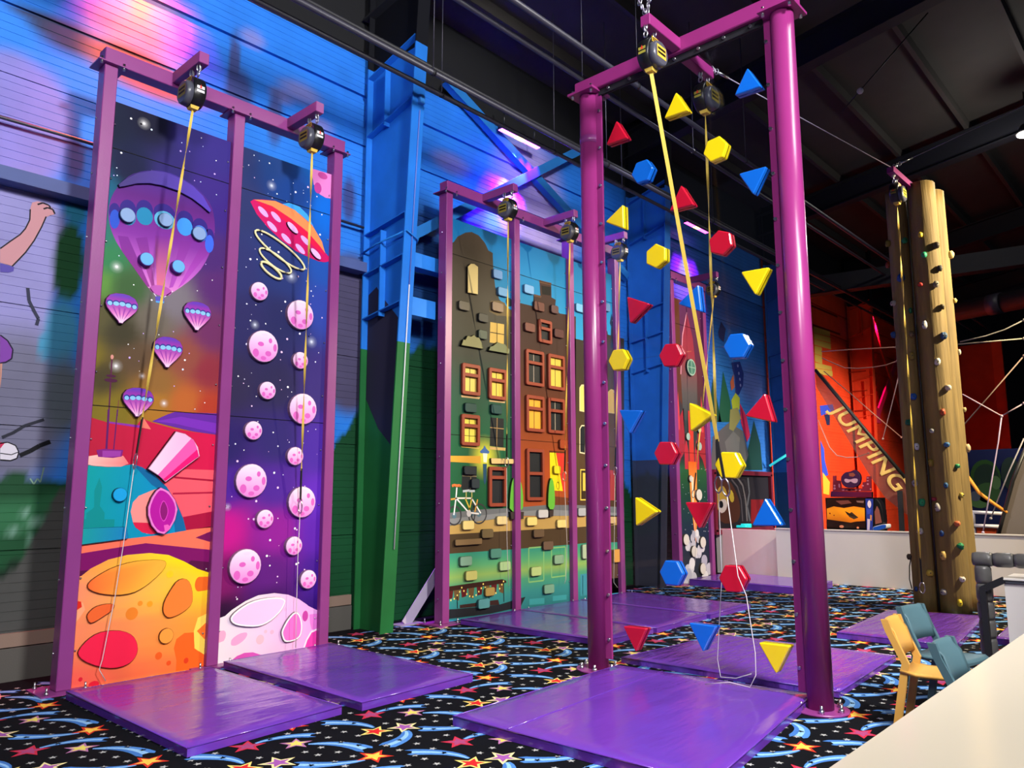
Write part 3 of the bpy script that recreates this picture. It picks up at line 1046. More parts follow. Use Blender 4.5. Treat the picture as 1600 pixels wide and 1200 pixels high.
# antenna towers
a.line([(2.689,2.921),(2.692,2.715),(2.697,2.381)], .012, '#5a2044', 2)
a.line([(2.693,2.44),(2.698,2.069)], .018, '#5a1c60', 4)
a.line([(2.774,2.536),(2.773,2.387)], .006, '#7a3a40', 2)
a.line([(2.77,2.446),(2.761,2.071)], .01, '#5a1c60', 4)
for e, c in zip([(2.692,2.753,0.044,0.012),(2.694,2.712,0.058,0.017),(2.689,2.931,0.014,0.022)], ('#4a1c3c', '#4a1c3c', '#d08c80')):
    a.ell(e, c, 3)
# landscape
a.poly([(2.468,2.385),(2.563,2.353),(2.686,2.323),(2.831,2.308),(2.938,2.293),(2.997,2.381),(3.086,2.35),(3.315,2.3),(3.491,2.282),(3.711,2.261),(3.714,1.335),(2.943,1.253),(2.488,1.374),(2.459,1.97)], grad((2.5, 0), '#b01c38', (3.7, 0), '#d8184c'), 2)
a.poly([(3.091,2.359),(3.237,2.438),(3.304,2.466),(3.699,2.485),(3.705,2.264),(3.491,2.287),(3.314,2.317),(3.198,2.338)], '#642a9c', 3)
a.poly([(3.119,2.361),(3.311,2.351),(3.704,2.276),(3.699,2.377),(3.365,2.424)], '#7a30b4', 4)
a.poly([(2.981,2.294),(3.013,2.382),(3.085,2.282)], '#f07a68', 3)
a.poly([(2.685,2.331),(2.98,2.313),(2.981,2.29),(2.696,2.316)], '#8a30a0', 3)
a.poly([(3.234,1.76),(3.343,1.834),(3.431,1.912),(3.696,1.91),(3.707,1.494),(3.444,1.45),(3.356,1.626)], '#f45a68', 3)
a.line([(3.337,1.831),(3.7,1.802)], .018, '#a81438', 4)
a.line([(3.33,1.675),(3.697,1.687)], .018, '#b01c40', 4)
a.poly([(3.444,1.45),(3.656,1.507),(3.707,1.494),(3.709,1.345),(3.483,1.326)], '#a8103c', 4)
a.poly([(2.46,1.218),(2.943,1.266),(3.477,1.322),(3.705,1.356),(3.719,1.072),(2.461,1.143)], '#fb7458', 4)
a.poly([(3.578,1.247),(3.705,1.322),(3.71,1.184)], '#741454', 5)
a.poly([(2.466,1.144),(2.799,1.182),(3.104,1.216),(3.705,1.116),(3.715,0.701),(2.468,0.815)], '#7c1060', 5)
a.poly([(2.472,1.002),(2.699,1.003),(2.933,0.915),(2.468,0.815)], '#541040', 6)
a.poly([(3.695,0.997),(3.548,1.032),(3.424,0.927),(3.701,0.856)], '#541040', 6)
dome = [(2.466,1.944),(2.594,1.922),(2.724,1.915),(2.856,1.931),(2.939,1.947),(3.026,1.922),(3.151,1.848),(3.269,1.738),(3.369,1.592),(3.448,1.433),(3.483,1.32),(3.264,1.289),(2.943,1.264),(2.473,1.218)]
a.poly(dome, grad((2.5, 0), '#0a9c98', (3.3, 0), '#0a8cc4'), 5)
a.poly([(2.939,1.947),(3.026,1.922),(3.151,1.848),(3.269,1.738),(3.369,1.592),(3.448,1.433),(3.483,1.32),(3.375,1.307),(3.339,1.525),(3.239,1.693),(3.124,1.759)], '#12669a', 6)
a.poly([(2.467,1.38),(2.468,1.441),(2.569,1.452),(2.57,1.503),(2.611,1.536),(2.629,1.556),(2.621,1.702),(2.656,1.818),(2.684,1.734),(2.684,1.702),(2.676,1.566),(2.7,1.534),(2.722,1.502),(2.724,1.445),(2.812,1.443),(2.812,1.374)], '#0b8c8c', 6)
a.poly([(2.506,1.993),(2.626,2.023),(2.85,2.021),(2.902,1.952),(2.836,1.921),(2.714,1.918),(2.594,1.925),(2.514,1.949)], grad((2.6, 0), '#ffc0b4', (2.95, 0), '#f86468'), 6)
a.poly([(2.613,2.065),(2.682,2.079),(2.845,2.075),(2.836,2.015),(2.759,1.999),(2.632,2.005)], '#80207c', 7)
a.poly([(2.664,2.062),(2.827,2.066),(2.822,2.016),(2.668,2.003)], '#9a3ca0', 8)
a.poly([(2.975,1.412),(2.949,1.509),(2.963,1.595),(3.012,1.654),(3.127,1.704),(3.214,1.733),(3.201,1.582),(3.149,1.364),(3.11,1.3)], '#fb948c', 7)
a.poly([(2.975,1.412),(3.114,1.403),(3.208,1.302),(3.153,1.296),(3.066,1.316),(2.999,1.366)], '#dc2048', 8)
# orange planet
planet = [(2.46,0.852),(2.539,0.934),(2.642,1.018),(2.783,1.085),(2.943,1.117),(3.147,1.124),(3.324,1.096),(3.483,1.024),(3.62,0.945),(3.707,0.884),(3.704,0.423),(3.7,0.017),(3.69,-0.037),(2.77,-0.012),(2.463,-0.035),(2.475,0.501)]
pcol = idw(list(zip([(2.484,0.814),(2.699,0.991),(3.04,1.088),(3.419,1.003),(3.667,0.833),(2.518,0.496),(2.899,0.565),(3.325,0.456),(3.654,0.354),(2.508,0.055),(2.877,0.049),(3.352,0.03),(3.66,0.03)], '#fb8c68 #fda048 #fdd030 #fbe010 #f8d810 #fb8860 #f8a848 #f8b438 #f8982c #f85c54 #fb7c50 #fb8c3c #f87c30'.split())), 2.5)
a.bands(planet, pcol, 7, 14)
a.poly([(2.469,0.513),(2.565,0.58),(2.618,0.665),(2.597,0.724),(2.54,0.769),(2.464,0.769)], '#fca878', 8)
a.poly([(2.463,0.751),(2.53,0.762),(2.58,0.737),(2.589,0.691),(2.551,0.627),(2.471,0.552)], '#dc2c1c', 9)
for e, c in zip([(3.019,0.587,0.055,0.056),(3.088,0.671,0.023,0.023),(3.177,0.657,0.027,0.027),(3.288,0.176,0.032,0.034),(3.387,0.096,0.022,0.022),(3.554,0.093,0.024,0.027),(3.642,0.799,0.043,0.07),(2.622,0.077,0.017,0.018),(3.348,0.914,0.033,0.032),(2.735,0.016,0.044,0.029)], '#f08428 #f09028 #f0a024 #ec5c20 #ec5020 #e03c1c #f06820 #e02038 #f8cc20 #e42038'.split()):
    a.ell(e, c, 9)
a.poly([(3.428,0.224),(3.448,0.306),(3.523,0.352),(3.615,0.346),(3.644,0.181),(3.696,0.086),(3.695,-0.007),(3.46,0.012),(3.46,0.109)], '#fa6420', 8)
a.poly([(3.705,0.524),(3.647,0.48),(3.614,0.359),(3.63,0.195),(3.694,0.084),(3.695,0.349)], '#fcd858', 9)
a.poly([(3.706,0.499),(3.664,0.466),(3.644,0.355),(3.656,0.204),(3.697,0.117),(3.697,0.349)], '#fa7828', 10)
a.poly([(2.469,0.084),(2.549,-0.001),(2.468,-0.036)], '#ec1840', 9)
seam_lines(a, [2.475, 3.79], A_ROWS, 8)
a.v = [((3.785 if x > 3.655 else (2.48 if x < 2.555 else x)), y, z) for x, y, z in a.v]
a.build('printed_artwork', 'print', frA)['kind'] = 'stuff'

# ---- raised holds of the balloon panel
FA = PLY(AP)


def hold(name, pts, d, face, side=None, bev=.006, extra=None, parent=None, fn=FA, m='hold'):
    h = Art(fn)
    h.slab(pts, d, face, side, bev)
    if extra:
        h.d0 = d
        extra(h)
    return h.build(name, m, parent)


cres = [(2.622,4.585),(2.635,4.561),(2.686,4.585),(2.789,4.643),(2.908,4.683),(3.032,4.697),(3.186,4.69),(3.333,4.653),(3.443,4.602),(3.528,4.554),(3.544,4.583),(3.45,4.715),(3.338,4.791),(3.203,4.831),(3.061,4.847),(2.924,4.825),(2.782,4.751),(2.681,4.661)]
hold('crescent_hold', cres, .03, grad((2.7, 0), '#33206e', (3.6, 0), '#5438b8'), '#120c28', .004, None, frA)
for e in [(2.723,4.305,0.067,0.077),(3.082,4.355,0.069,0.071),(3.426,4.303,0.069,0.075)]:
    r = (e[2] + e[3]) / 2
    hold('disc_hold', ellpts(e[0], e[1], r, r, 20), .045, '#7e9cc8', '#1c2c50', .006, None, frA)
for e in [(2.917,3.911,0.068,0.063),(3.225,3.906,0.069,0.062)]:
    r = (e[2] + e[3]) / 2
    hold('disc_hold', ellpts(e[0], e[1], r, r, 20), .07, '#62aaf0', '#5a2c8c', .006, None, frA)


def balloon_hold(x0, x1, z0, z1):
    w, h, cx = x1 - x0, z1 - z0, (x0 + x1) / 2
    N = [(0, 0), (.2, .02), (.38, .1), (.48, .25), (.5, .4), (.44, .55), (.3, .72), (.1, .93), (.06, 1), (-.06, 1), (-.1, .93), (-.3, .72), (-.44, .55), (-.5, .4), (-.48, .25), (-.38, .1), (-.2, .02)]
    P = [(cx + x * w, z1 - y * h) for x, y in N]

    def deco(a):
        a.bands(inset(P, .006), stops([(z0, '#f8d8e8'), (z0 + .3 * h, '#d878c0'), (z0 + .55 * h, '#a03ca8'), (z0 + .8 * h, '#8a2aa4'), (z0 + .92 * h, '#5a34b0')]), 1, 10)
        for k in range(5):
            x = cx + (k - 2) * w * .185
            y = z1 - h * (.36 + .015 * abs(k - 2))
            a.ell((x, y + h * .02, w * .1, h * .095), '#2c2a88', 2)
            a.ell((x, y, w * (.09 if k in (1, 2, 3) else .07), h * .07), '#86c0f0', 3)
        for k in (-1.5, -.5, .5, 1.5):
            a.poly([(cx + k * w * .18 - .01, z1 - .48 * h), (cx + k * w * .18 + .01, z1 - .48 * h), (cx + k * w * .04, z0 + .1 * h)], '#9a3ca4', 2)
    hold('balloon_hold', P, .045, '#a848a8', '#2a1038', .006, deco, frA)


for p in ([(2.581,3.537),(2.878,3.249)], [(3.31,3.594),(3.599,3.296)], [(3.038,3.192),(3.329,2.886)], [(2.79,2.665),(3.08,2.387)]):
    balloon_hold(p[0][0], p[1][0], p[1][1], p[0][1])
hold('bar_hold', roundpoly([(2.478,1.355),(2.49,1.372),(2.913,1.374),(2.938,1.265),(2.48,1.221)], .02), .03, grad((2.5, 0), '#0f9c94', (2.95, 0), '#107cbc'), '#0a3c40', .005, None, frA)
e = [(2.833,1.665,0.064,0.064)][0]
hold('disc_hold', ellpts(e[0], e[1], e[3], e[3], 20), .04, '#10a0dc', '#0a2c40', .006, None, frA)
lens = [(3.192,1.735),(3.272,1.698),(3.34,1.615),(3.368,1.525),(3.351,1.425),(3.306,1.338),(3.253,1.291),(3.186,1.31),(3.127,1.377),(3.089,1.475),(3.084,1.551),(3.111,1.638),(3.15,1.703)]


def lensd(a):
    a.poly(smoothpoly(inset(lens, .02), 1), '#b8109c', 1)
    a.poly(smoothpoly([(3.227,1.621),(3.27,1.549),(3.279,1.493),(3.256,1.422),(3.235,1.409),(3.204,1.451),(3.189,1.517),(3.202,1.582)], 1), '#e040c0', 2)
    a.poly(smoothpoly([(3.228,1.61),(3.263,1.549),(3.272,1.493),(3.251,1.433),(3.234,1.42),(3.21,1.456),(3.197,1.517),(3.208,1.577)], 1), '#8c1070', 3)
    a.poly([(3.242,1.379),(3.28,1.385),(3.307,1.355),(3.258,1.307)], '#f060c0', 2)


hold('lens_hold', lens, .05, '#f080d0', '#300828', .006, lensd, frA)
cone = [(3.305,2.274),(3.399,2.256),(3.484,2.203),(3.536,2.13),(3.559,2.039),(3.519,2.008),(3.234,1.781),(3.175,1.836),(3.061,1.905)]


def coned(a):
    a.poly([(3.308,2.266),(3.393,2.25),(3.46,2.213),(3.157,1.852),(3.074,1.906)], grad((3.0, 0), '#f4dcec', (3.4, 0), '#f0b8dc'), 1)
    a.poly([(3.46,2.213),(3.491,2.188),(3.525,2.107),(3.21,1.809),(3.157,1.852)], '#ec58ac', 1)
    a.poly([(3.525,2.107),(3.547,2.038),(3.513,2.014),(3.233,1.793),(3.21,1.809)], '#ec0c74', 1)


hold('cone_hold', cone, .05, '#f8b8d8', '#30081c', .006, coned, frA)
for nm, P, f in (('crater_hold', [(2.61,0.862),(2.629,0.906),(2.702,0.958),(2.822,1.019),(2.982,1.057),(3.151,1.064),(3.275,1.053),(3.302,1.024),(3.281,0.964),(3.187,0.873),(3.094,0.808),(3.002,0.769),(2.874,0.763),(2.736,0.787),(2.645,0.824)], grad((2.62, 0), '#f86c30', (3.0, 0), '#fbb438')),
                 ('crater_hold', [(2.627,0.599),(2.637,0.637),(2.688,0.683),(2.765,0.7),(2.844,0.696),(2.86,0.671),(2.837,0.633),(2.772,0.594),(2.698,0.551),(2.654,0.545)], '#f4682c'),
                 ('crater_hold', [(3.291,0.596),(3.299,0.668),(3.356,0.773),(3.414,0.855),(3.491,0.87),(3.547,0.819),(3.577,0.704),(3.572,0.617),(3.51,0.561),(3.422,0.521),(3.347,0.511),(3.307,0.546)], '#f88030'),
                 ('crater_hold', [(2.576,0.291),(2.583,0.335),(2.643,0.405),(2.726,0.456),(2.837,0.465),(2.953,0.445),(3.038,0.393),(3.078,0.323),(3.089,0.252),(3.064,0.185),(2.997,0.137),(2.883,0.126),(2.747,0.165),(2.622,0.234)], '#f82048'),
                 ('disc_hold', ellpts(*[(3.341,0.35,0.069,0.071)][0], 18), '#fa9c3c')):
    hold(nm, smoothpoly(P, 1), .03, f, '#48180c', .005, None, frA)

# ---- moon panel print and holds
a = Art(PLY(AP))
for k in range(150):
    u, v = rs.uniform(3.92, 4.94), rs.uniform(.6, 5.38)
    a.ell((u, v, *(rs.choice((.004, .006, .006, .009, .013)),) * 2), rs.choice(('#ffffff', '#e8e8ff', '#f0c8f0')), 1, 0, 7)
for p, r in (((4.228,5.072), .07), ((4.518,4.092), .09), ((4.106,3.468), .06), ((4.81,3.385), .08), ((3.897,1.54), .05)):
    a.glow(*p, r, '#e8f0ff', bgA2, 1)
a.poly([(3.984,4.815),(4.02,4.85),(4.133,4.883),(4.28,4.908),(4.447,4.889),(4.601,4.84),(4.766,4.754),(4.783,4.686),(4.884,4.594),(4.951,4.468),(4.962,4.395),(4.938,4.349),(4.857,4.346),(4.713,4.366),(4.56,4.398),(4.364,4.484),(4.206,4.579),(4.065,4.695)], '#c81462', 3)
a.poly([(4.361,4.894),(4.456,4.937),(4.589,4.929),(4.693,4.866),(4.774,4.757),(4.794,4.685),(4.611,4.805)], '#3ca0f0', 2)
a.poly([(4.02,4.85),(4.28,4.908),(4.525,4.873),(4.775,4.741),(4.902,4.588),(4.951,4.46),(4.878,4.528),(4.701,4.661),(4.489,4.757),(4.244,4.838)], '#f08c54', 4)
a.poly([(4.05,4.842),(4.244,4.838),(4.489,4.757),(4.701,4.661),(4.878,4.528),(4.952,4.429),(4.793,4.507),(4.576,4.643),(4.369,4.724),(4.145,4.781)], '#e01848', 4)
for i, (x, y) in enumerate([(4.14,4.742),(4.297,4.727),(4.255,4.604),(4.435,4.51),(4.681,4.548),(4.618,4.434)]):
    a.ell((x, y, .075, .032), '#d4a4ec', 5, -.62)
a.poly([(4.72,5.436),(5.063,5.449),(5.066,5.156),(4.932,5.136),(4.848,5.156),(4.763,5.251)], '#e080c8', 3)
for e, c in zip([(4.88,5.394,0.066,0.041),(4.821,5.224,0.049,0.066),(5.002,5.272,0.037,0.037)], ('#c04898', '#b83c94', '#c04898')):
    a.ell(e, c, 4)
moon = [(3.802,0.366),(3.887,0.433),(3.995,0.514),(4.142,0.588),(4.283,0.633),(4.467,0.638),(4.633,0.606),(4.765,0.549),(4.874,0.476),(4.987,0.363),(5.059,0.264),(5.057,-0.031),(4.341,-0.055),(3.947,-0.056),(3.815,-0.055)]
a.bands(moon, grad((4.1, 0), '#e8dee2', (5.0, 0), '#e89ce4'), 5, 8)
a.poly([(4.905,0.372),(4.986,0.368),(5.059,0.264),(5.055,0.196),(4.939,0.21),(4.916,0.28)], '#e478d4', 6)
a.poly(smoothpoly([(3.814,0.248),(3.849,0.314),(3.915,0.332),(3.95,0.302),(3.942,0.241),(3.89,0.177),(3.815,0.136)], 1), '#f4a8c8', 6)
a.poly(smoothpoly([(4.002,0.182),(4.01,0.232),(4.088,0.274),(4.17,0.279),(4.183,0.251),(4.15,0.203),(4.071,0.162),(4.02,0.164)], 1), '#f4a0cc', 6)
for e, c in zip([(4.852,0.361,0.036,0.056),(4.325,0.185,0.045,0.048),(4.384,0.257,0.018,0.018),(4.458,0.243,0.022,0.022),(4.607,0.457,0.013,0.022)], '#c040a0 #ecb8c8 #e4b8cc #ecb0cc #e8b0d8'.split()):
    a.ell(e, c, 6)
a.poly([(4.021,0.025),(4.077,0.058),(4.157,0.077),(4.251,0.069),(4.349,0.028),(4.342,-0.076),(4.026,-0.068)], '#d450b0', 6)
a.poly([(4.853,0.021),(4.89,0.105),(4.94,0.176),(5.02,0.211),(5.061,0.206),(5.063,-0.02)], '#ec40ac', 7)
a.line([(4.847,0.022),(4.879,0.106),(4.933,0.183),(5.017,0.217),(5.061,0.216)], .02, '#f8e0f4', 8)
seam_lines(a, [3.79, 5.06], A_ROWS, 8)
a.v = [((5.055 if x > 4.955 else (3.795 if x < 3.905 else x)), y, z) for x, y, z in a.v]
a.build('printed_artwork', 'print', frA)['kind'] = 'stuff'


def moon_hold(u, v, r):
    def deco(a):
        R = r - .007
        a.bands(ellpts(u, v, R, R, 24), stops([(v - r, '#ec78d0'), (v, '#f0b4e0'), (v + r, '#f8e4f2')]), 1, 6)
        for x, y, p, q in ((-.22, .12, .22, .15), (.45, .42, .13, .17), (.80, .0, .13, .26), (.33, -.45, .22, .18), (-.55, -.5, .22, .28), (.0, -.78, .2, .13), (.05, .75, .25, .1)):
            pts = []
            for ex, ey in ellpts(x, y, p, q, 12):
                k = math.hypot(ex, ey)
                if k > .96:
                    ex, ey = ex / k * .96, ey / k * .96
                pts.append((u + ex * R, v + ey * R))
            a.poly(pts, '#d860bc' if y < .6 else '#f0d0e8', 2)
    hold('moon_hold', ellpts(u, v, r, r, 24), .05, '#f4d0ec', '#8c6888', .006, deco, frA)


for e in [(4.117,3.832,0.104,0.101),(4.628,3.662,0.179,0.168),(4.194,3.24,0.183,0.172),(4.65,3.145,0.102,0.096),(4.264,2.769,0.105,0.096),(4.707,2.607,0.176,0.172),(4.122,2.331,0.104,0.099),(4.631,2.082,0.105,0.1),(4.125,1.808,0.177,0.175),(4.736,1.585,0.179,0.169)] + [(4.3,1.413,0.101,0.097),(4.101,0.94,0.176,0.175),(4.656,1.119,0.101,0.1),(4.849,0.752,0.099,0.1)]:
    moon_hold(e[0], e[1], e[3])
for (x, y) in [(4.496,4.648),(4.809,4.416)]:
    hold('oval_hold', ellpts(x, y, .085, .036, 16, -.62), .03, '#e8b4f0', '#300828', .004, None, frA)
for cx, ax, bx in (([(4.358,4.351),(4.057,4.492),(4.678,4.203)], .085, .012), ([(4.304,4.218),(4.111,4.304),(4.503,4.13)], .07, .011), ([(4.258,4.098),(4.135,4.159),(4.386,4.036)], .05, .014)):
    c0, p, q = cx
    A_ = math.hypot(p[0] - q[0], p[1] - q[1]) / 2
    rot = math.atan2(q[1] - p[1], q[0] - p[0])
    MB().tube([(u, AP - .022, v) for u, v in ellpts(c0[0], c0[1], A_, ax, 32, rot)], bx, 6, True, '#f0e8b0').build('ring_hold', 'hold', frA)
k1 = [(3.967,0.426),(3.993,0.475),(4.071,0.529),(4.185,0.581),(4.34,0.603),(4.513,0.598),(4.584,0.569),(4.592,0.53),(4.545,0.447),(4.449,0.371),(4.353,0.329),(4.257,0.319),(4.103,0.343),(4.01,0.375)]
k2 = [(4.55,0.218),(4.566,0.27),(4.625,0.362),(4.7,0.425),(4.752,0.414),(4.794,0.342),(4.809,0.252),(4.795,0.165),(4.739,0.123),(4.636,0.115),(4.585,0.132)]
for P, c in ((k1, '#fcc4e8'), (k2, '#f870c8')):
    P = smoothpoly(P, 1)
    hold('crater_hold', P, .03, '#f8f0f4', '#706068', .005, lambda a, P=P, c=c: a.poly(inset(P, .018), c, 1), frA)

# ================================================================== town frame
CX = [7.0, 8.40, 9.73, 11.03]
CF, CP = 7.58, 7.65
C_ROWS = [0.02, 2.47, 5.0, 5.52]
frC = square_frame('climbing_tower', 'purple square-post climbing frame with canal town house panels', CX, CF, 5.85, (7.67, 9.05, 10.40), 6.95)
sky = stops([(3.0, '#3aa0d0'), (4.2, '#2c94cc'), (5.0, '#1c7cb4'), (5.6, '#12649c')])
boards(frC, CX, CP, C_ROWS, sky, .2)
screws(frC, CX, CP, C_ROWS)
a = Art(PLY(CP))
b1 = [(7.05,5.107),(7.152,5.184),(7.209,5.269),(7.373,5.373),(7.493,5.413),(7.64,5.396),(7.765,5.318),(7.841,5.218),(7.93,5.202),(7.943,4.957),(7.982,4.71),(8.072,4.527),(8.228,4.437),(8.455,4.376)] + [(8.442,1.303),(7.057,1.289)]
f1 = stops([(1.4, '#1c5a38'), (2.4, '#236040'), (3.1, '#2c5040'), (3.6, '#3c4038'), (4.4, '#48443a'), (5.4, '#44382c')])
a.bands(b1, f1, 2, 16)
a.poly(smoothpoly([(7.856,4.253),(7.868,4.453),(7.944,4.485),(8.176,4.51),(8.228,4.437),(8.441,4.373),(8.495,4.327)], 1), '#6a5c40', 3)
for e in [(8.287,4.521,0.074,0.067),(8.469,4.584,0.071,0.064)]:
    a.ell(e, '#2a3a40', 3)
b2 = [(8.415,4.443),(8.538,4.555),(8.83,4.56),(8.855,4.752),(9.011,4.763),(8.993,5.008),(9.281,5.023),(9.286,4.786),(9.392,4.767),(9.374,4.615),(9.495,4.558),(9.698,4.573),(9.915,4.58)] + [(9.84,1.27),(8.403,1.304)]
a.bands(b2, stops([(1.3, '#a4502a'), (2.0, '#ac4c24'), (2.6, '#8a4424'), (3.2, '#5c3424'), (3.9, '#44302a'), (5.2, '#3a2824')]), 3, 16)
a.poly([(8.984,5.01),(9.29,5.024),(9.274,4.982),(8.993,4.969)], '#5a4030', 4)
a.poly([(8.855,4.756),(9.034,4.764),(9.028,4.731),(8.849,4.722)], '#5a4030', 4)
a.poly([(9.036,4.933),(9.28,4.953),(9.265,4.812),(9.058,4.791)], '#181818', 4)
a.poly([(9.168,1.648),(9.669,1.61),(9.664,1.33),(9.164,1.34)], '#6c3c24', 3.5)
b3 = [(9.833,4.203),(10.124,4.206),(10.651,4.232),(10.677,4.488),(10.8,4.476),(10.816,4.415),(11.31,4.414)] + [(11.184,1.278),(9.77,1.29)]
a.bands(b3, stops([(1.3, '#4a3428'), (2.2, '#54402c'), (3.0, '#46382a'), (3.9, '#38302a')]), 3, 10)
for s in ([(10.877,4.627),(10.937,4.81),(11.004,4.648),(10.965,4.577),(10.97,4.192),(10.879,4.18),(10.918,4.57)],):
    a.poly(s, '#20283c', 4)
# pavement, street, quay wall, canal
a.poly([(7.055,1.42),(7.639,1.459),(8.377,1.474),(9.109,1.506),(9.82,1.499),(11.191,1.448),(11.183,1.245),(9.755,1.331),(8.377,1.359),(7.058,1.248)], '#6c7074', 4)
a.poly([(7.056,1.342),(8.377,1.417),(9.108,1.437),(9.818,1.408),(11.187,1.346),(11.184,1.285),(9.755,1.331),(8.377,1.359),(7.058,1.248)], '#84888c', 5)
a.poly([(7.036,1.253),(8.377,1.35),(9.755,1.331),(11.185,1.306),(11.179,1.154),(10.127,1.155),(9.751,1.148),(8.376,1.148),(7.037,1.142)], '#b89858', 5)
a.poly([(7.037,1.142),(8.376,1.148),(9.751,1.148),(10.127,1.155),(11.179,1.154),(11.167,0.862),(10.12,0.893),(9.746,0.888),(8.375,0.884),(7.041,0.891)], '#4c3c2a', 5)
water = [(7.041,0.891),(8.375,0.884),(9.746,0.888),(10.12,0.893),(11.167,0.862),(11.206,0.042),(9.757,0.027),(8.372,0.013),(7.053,0.034)]
zw = [p[1] for p in [(7.648,0.012),(7.647,0.25),(7.645,0.456),(7.645,0.568),(7.644,0.712),(7.643,0.873)]]
a.bands(water, stops(list(zip(zw, ('#2c7480', '#34888c', '#4a9a74', '#8cb05c', '#56a470', '#34907c')))), 5, 14)
for P in ([(8.703,0.885),(9.045,0.886),(9.039,0.393),(8.699,0.395)], [(9.228,0.859),(9.564,0.86),(9.556,0.424),(9.222,0.423)]):
    c = '#6aa868'
    a.line([*P, P[0]], .02, '#84bc74', 6)
for P, c in (([(8.711,0.155),(9.05,0.139),(9.049,0.053),(8.71,0.07)], '#3c98a4'), ([(9.246,0.147),(9.58,0.137),(9.578,0.062),(9.245,0.073)], '#3c98a4'), ([(9.935,0.414),(10.155,0.417),(10.146,0.081),(9.927,0.083)], '#3c8ca0'), ([(10.658,0.748),(11.163,0.762),(11.205,0.033),(10.634,0.055)], '#5c4438'), ([(10.652,0.284),(11.18,0.282),(11.205,0.033),(10.634,0.055)], '#541c28')):
    a.poly(P, c, 6)
for x in (1165, 1185, 1205):
    a.line([(9.996,0.391), (9.989,0.096)], .012, '#6cb4bc', 7)
# boat with string lights
a.poly([(7.03,0.18),(7.647,0.151),(8.074,0.14),(8.373,0.171),(8.624,0.195),(8.513,0.061),(7.882,0.037),(7.032,0.059)], '#23262e', 7)
a.poly([(7.309,0.213),(8.05,0.21),(8.074,0.14),(7.31,0.171)], '#3a2424', 7)
a.poly([(7.047,0.468),(7.645,0.48),(8.135,0.482),(8.21,0.456),(8.222,0.428),(8.135,0.424),(7.646,0.416),(7.048,0.407)], '#38201a', 7)
sc_ = [(7.144,0.413),(7.263,0.41),(7.396,0.414),(7.531,0.41),(7.692,0.413),(7.833,0.417),(7.976,0.416),(8.123,0.425)]
for i, (u, v) in enumerate(sc_):
    a.poly([(u - .07, v + .02), (u + .05, v + .02), (u + .03, v - .1 - .04 * (i % 2)), (u - .05, v - .11)], '#5c1c22' if i % 2 == 0 else '#6a5234', 6)
for e in [(7.145,0.29,0.011,0.012),(7.206,0.303,0.011,0.012),(7.26,0.344,0.011,0.012),(7.303,0.384,0.011,0.012),(7.342,0.435,0.011,0.012),(7.381,0.388,0.011,0.013),(7.437,0.343,0.011,0.013),(7.491,0.309,0.011,0.013),(7.55,0.298,0.011,0.013),(7.612,0.313,0.011,0.013),(7.664,0.354,0.012,0.013),(7.711,0.395,0.012,0.013),(7.75,0.448,0.012,0.013),(7.79,0.396,0.012,0.013),(7.833,0.368,0.012,0.013),(7.885,0.336,0.012,0.013),(7.941,0.297,0.012,0.013),(8.001,0.305,0.012,0.013),(8.079,0.358,0.012,0.013),(8.123,0.409,0.012,0.013),(8.158,0.45,0.012,0.013)]:
    a.ell((e[0], e[1], e[3], e[3]), '#ffe878', 9, 0, 8)
for s in ([(7.257,0.365),(7.266,0.175)], [(8.16,0.447),(8.165,0.17)], [(7.862,0.293),(7.867,0.14)]):
    a.line(s, .014, '#141418', 8)
# flat printed windows
a.poly([(7.882,4.15),(8.176,4.163),(8.17,3.854),(7.87,3.846)], '#c8a858', 4)
a.line([(8.026,4.16),(8.021,3.85)], .012, '#3a3428', 5)
a.line([(7.877,3.998),(8.173,4.008)], .012, '#3a3428', 5)
a.poly([(7.886,2.757),(8.169,2.757),(8.161,2.341),(7.875,2.349)], '#26292a', 4)
a.line([(8.027,2.76),(8.018,2.34)], .012, '#a88858', 5)
a.line([(7.879,2.612),(8.167,2.609)], .012, '#a88858', 5)
a.poly([(7.875,2.338),(8.205,2.336),(8.2,2.294),(7.875,2.298)], '#c8a868', 5)
a.poly([(7.307,3.024),(7.682,3.029),(7.659,2.999),(7.314,2.995)], '#c8a878', 4)
a.poly([(7.86,3.007),(8.2,3.015),(8.188,2.987),(7.868,2.984)], '#c8a878', 4)
a.poly([(7.31,2.329),(7.677,2.319),(7.658,2.295),(7.321,2.307)], '#d0b458', 4)
a.poly([(7.34,2.053),(7.617,2.053),(7.614,1.732),(7.327,1.731)], '#262a2e', 4)
a.line([(7.507,2.052),(7.493,1.732)], .012, '#8a7c60', 5)
a.line([(7.336,1.918),(7.618,1.914)], .012, '#8a7c60', 5)
a.poly([(7.088,2.181),(7.694,2.199),(7.695,2.095),(7.089,2.101)], '#d8a43c', 5)
for P, c, k in (([(9.984,3.4),(10.04,3.456),(10.148,3.467),(10.136,3.006),(9.975,3.014)], '#f0dca0', '#e8d070'), ([(9.968,2.728),(10.024,2.787),(10.131,2.794),(10.118,2.316),(9.959,2.329)], '#e8d8b0', '#22282c'), ([(10.782,3.408),(10.872,3.465),(10.979,3.455),(11.013,3.4),(11,3.046),(10.769,3.045)], '#a89868', '#a89058'), ([(9.975,2.069),(10.167,2.073),(10.154,1.569),(9.963,1.57)], '#e8c858', '#3a2c20')):
    a.poly(P, c, 4)
    a.poly(inset(P, .02), k, 5)
a.poly([(10.037,2.012),(10.133,2.01),(10.126,1.724),(10.03,1.723)], '#d8c050', 6)
a.poly([(10.668,2.075),(10.929,2.071),(10.91,1.565),(10.651,1.566)], '#a03c40', 4)
a.poly([(10.719,2.056),(10.777,1.746),(10.651,1.566),(10.658,1.785)], '#e0c8a0', 5)
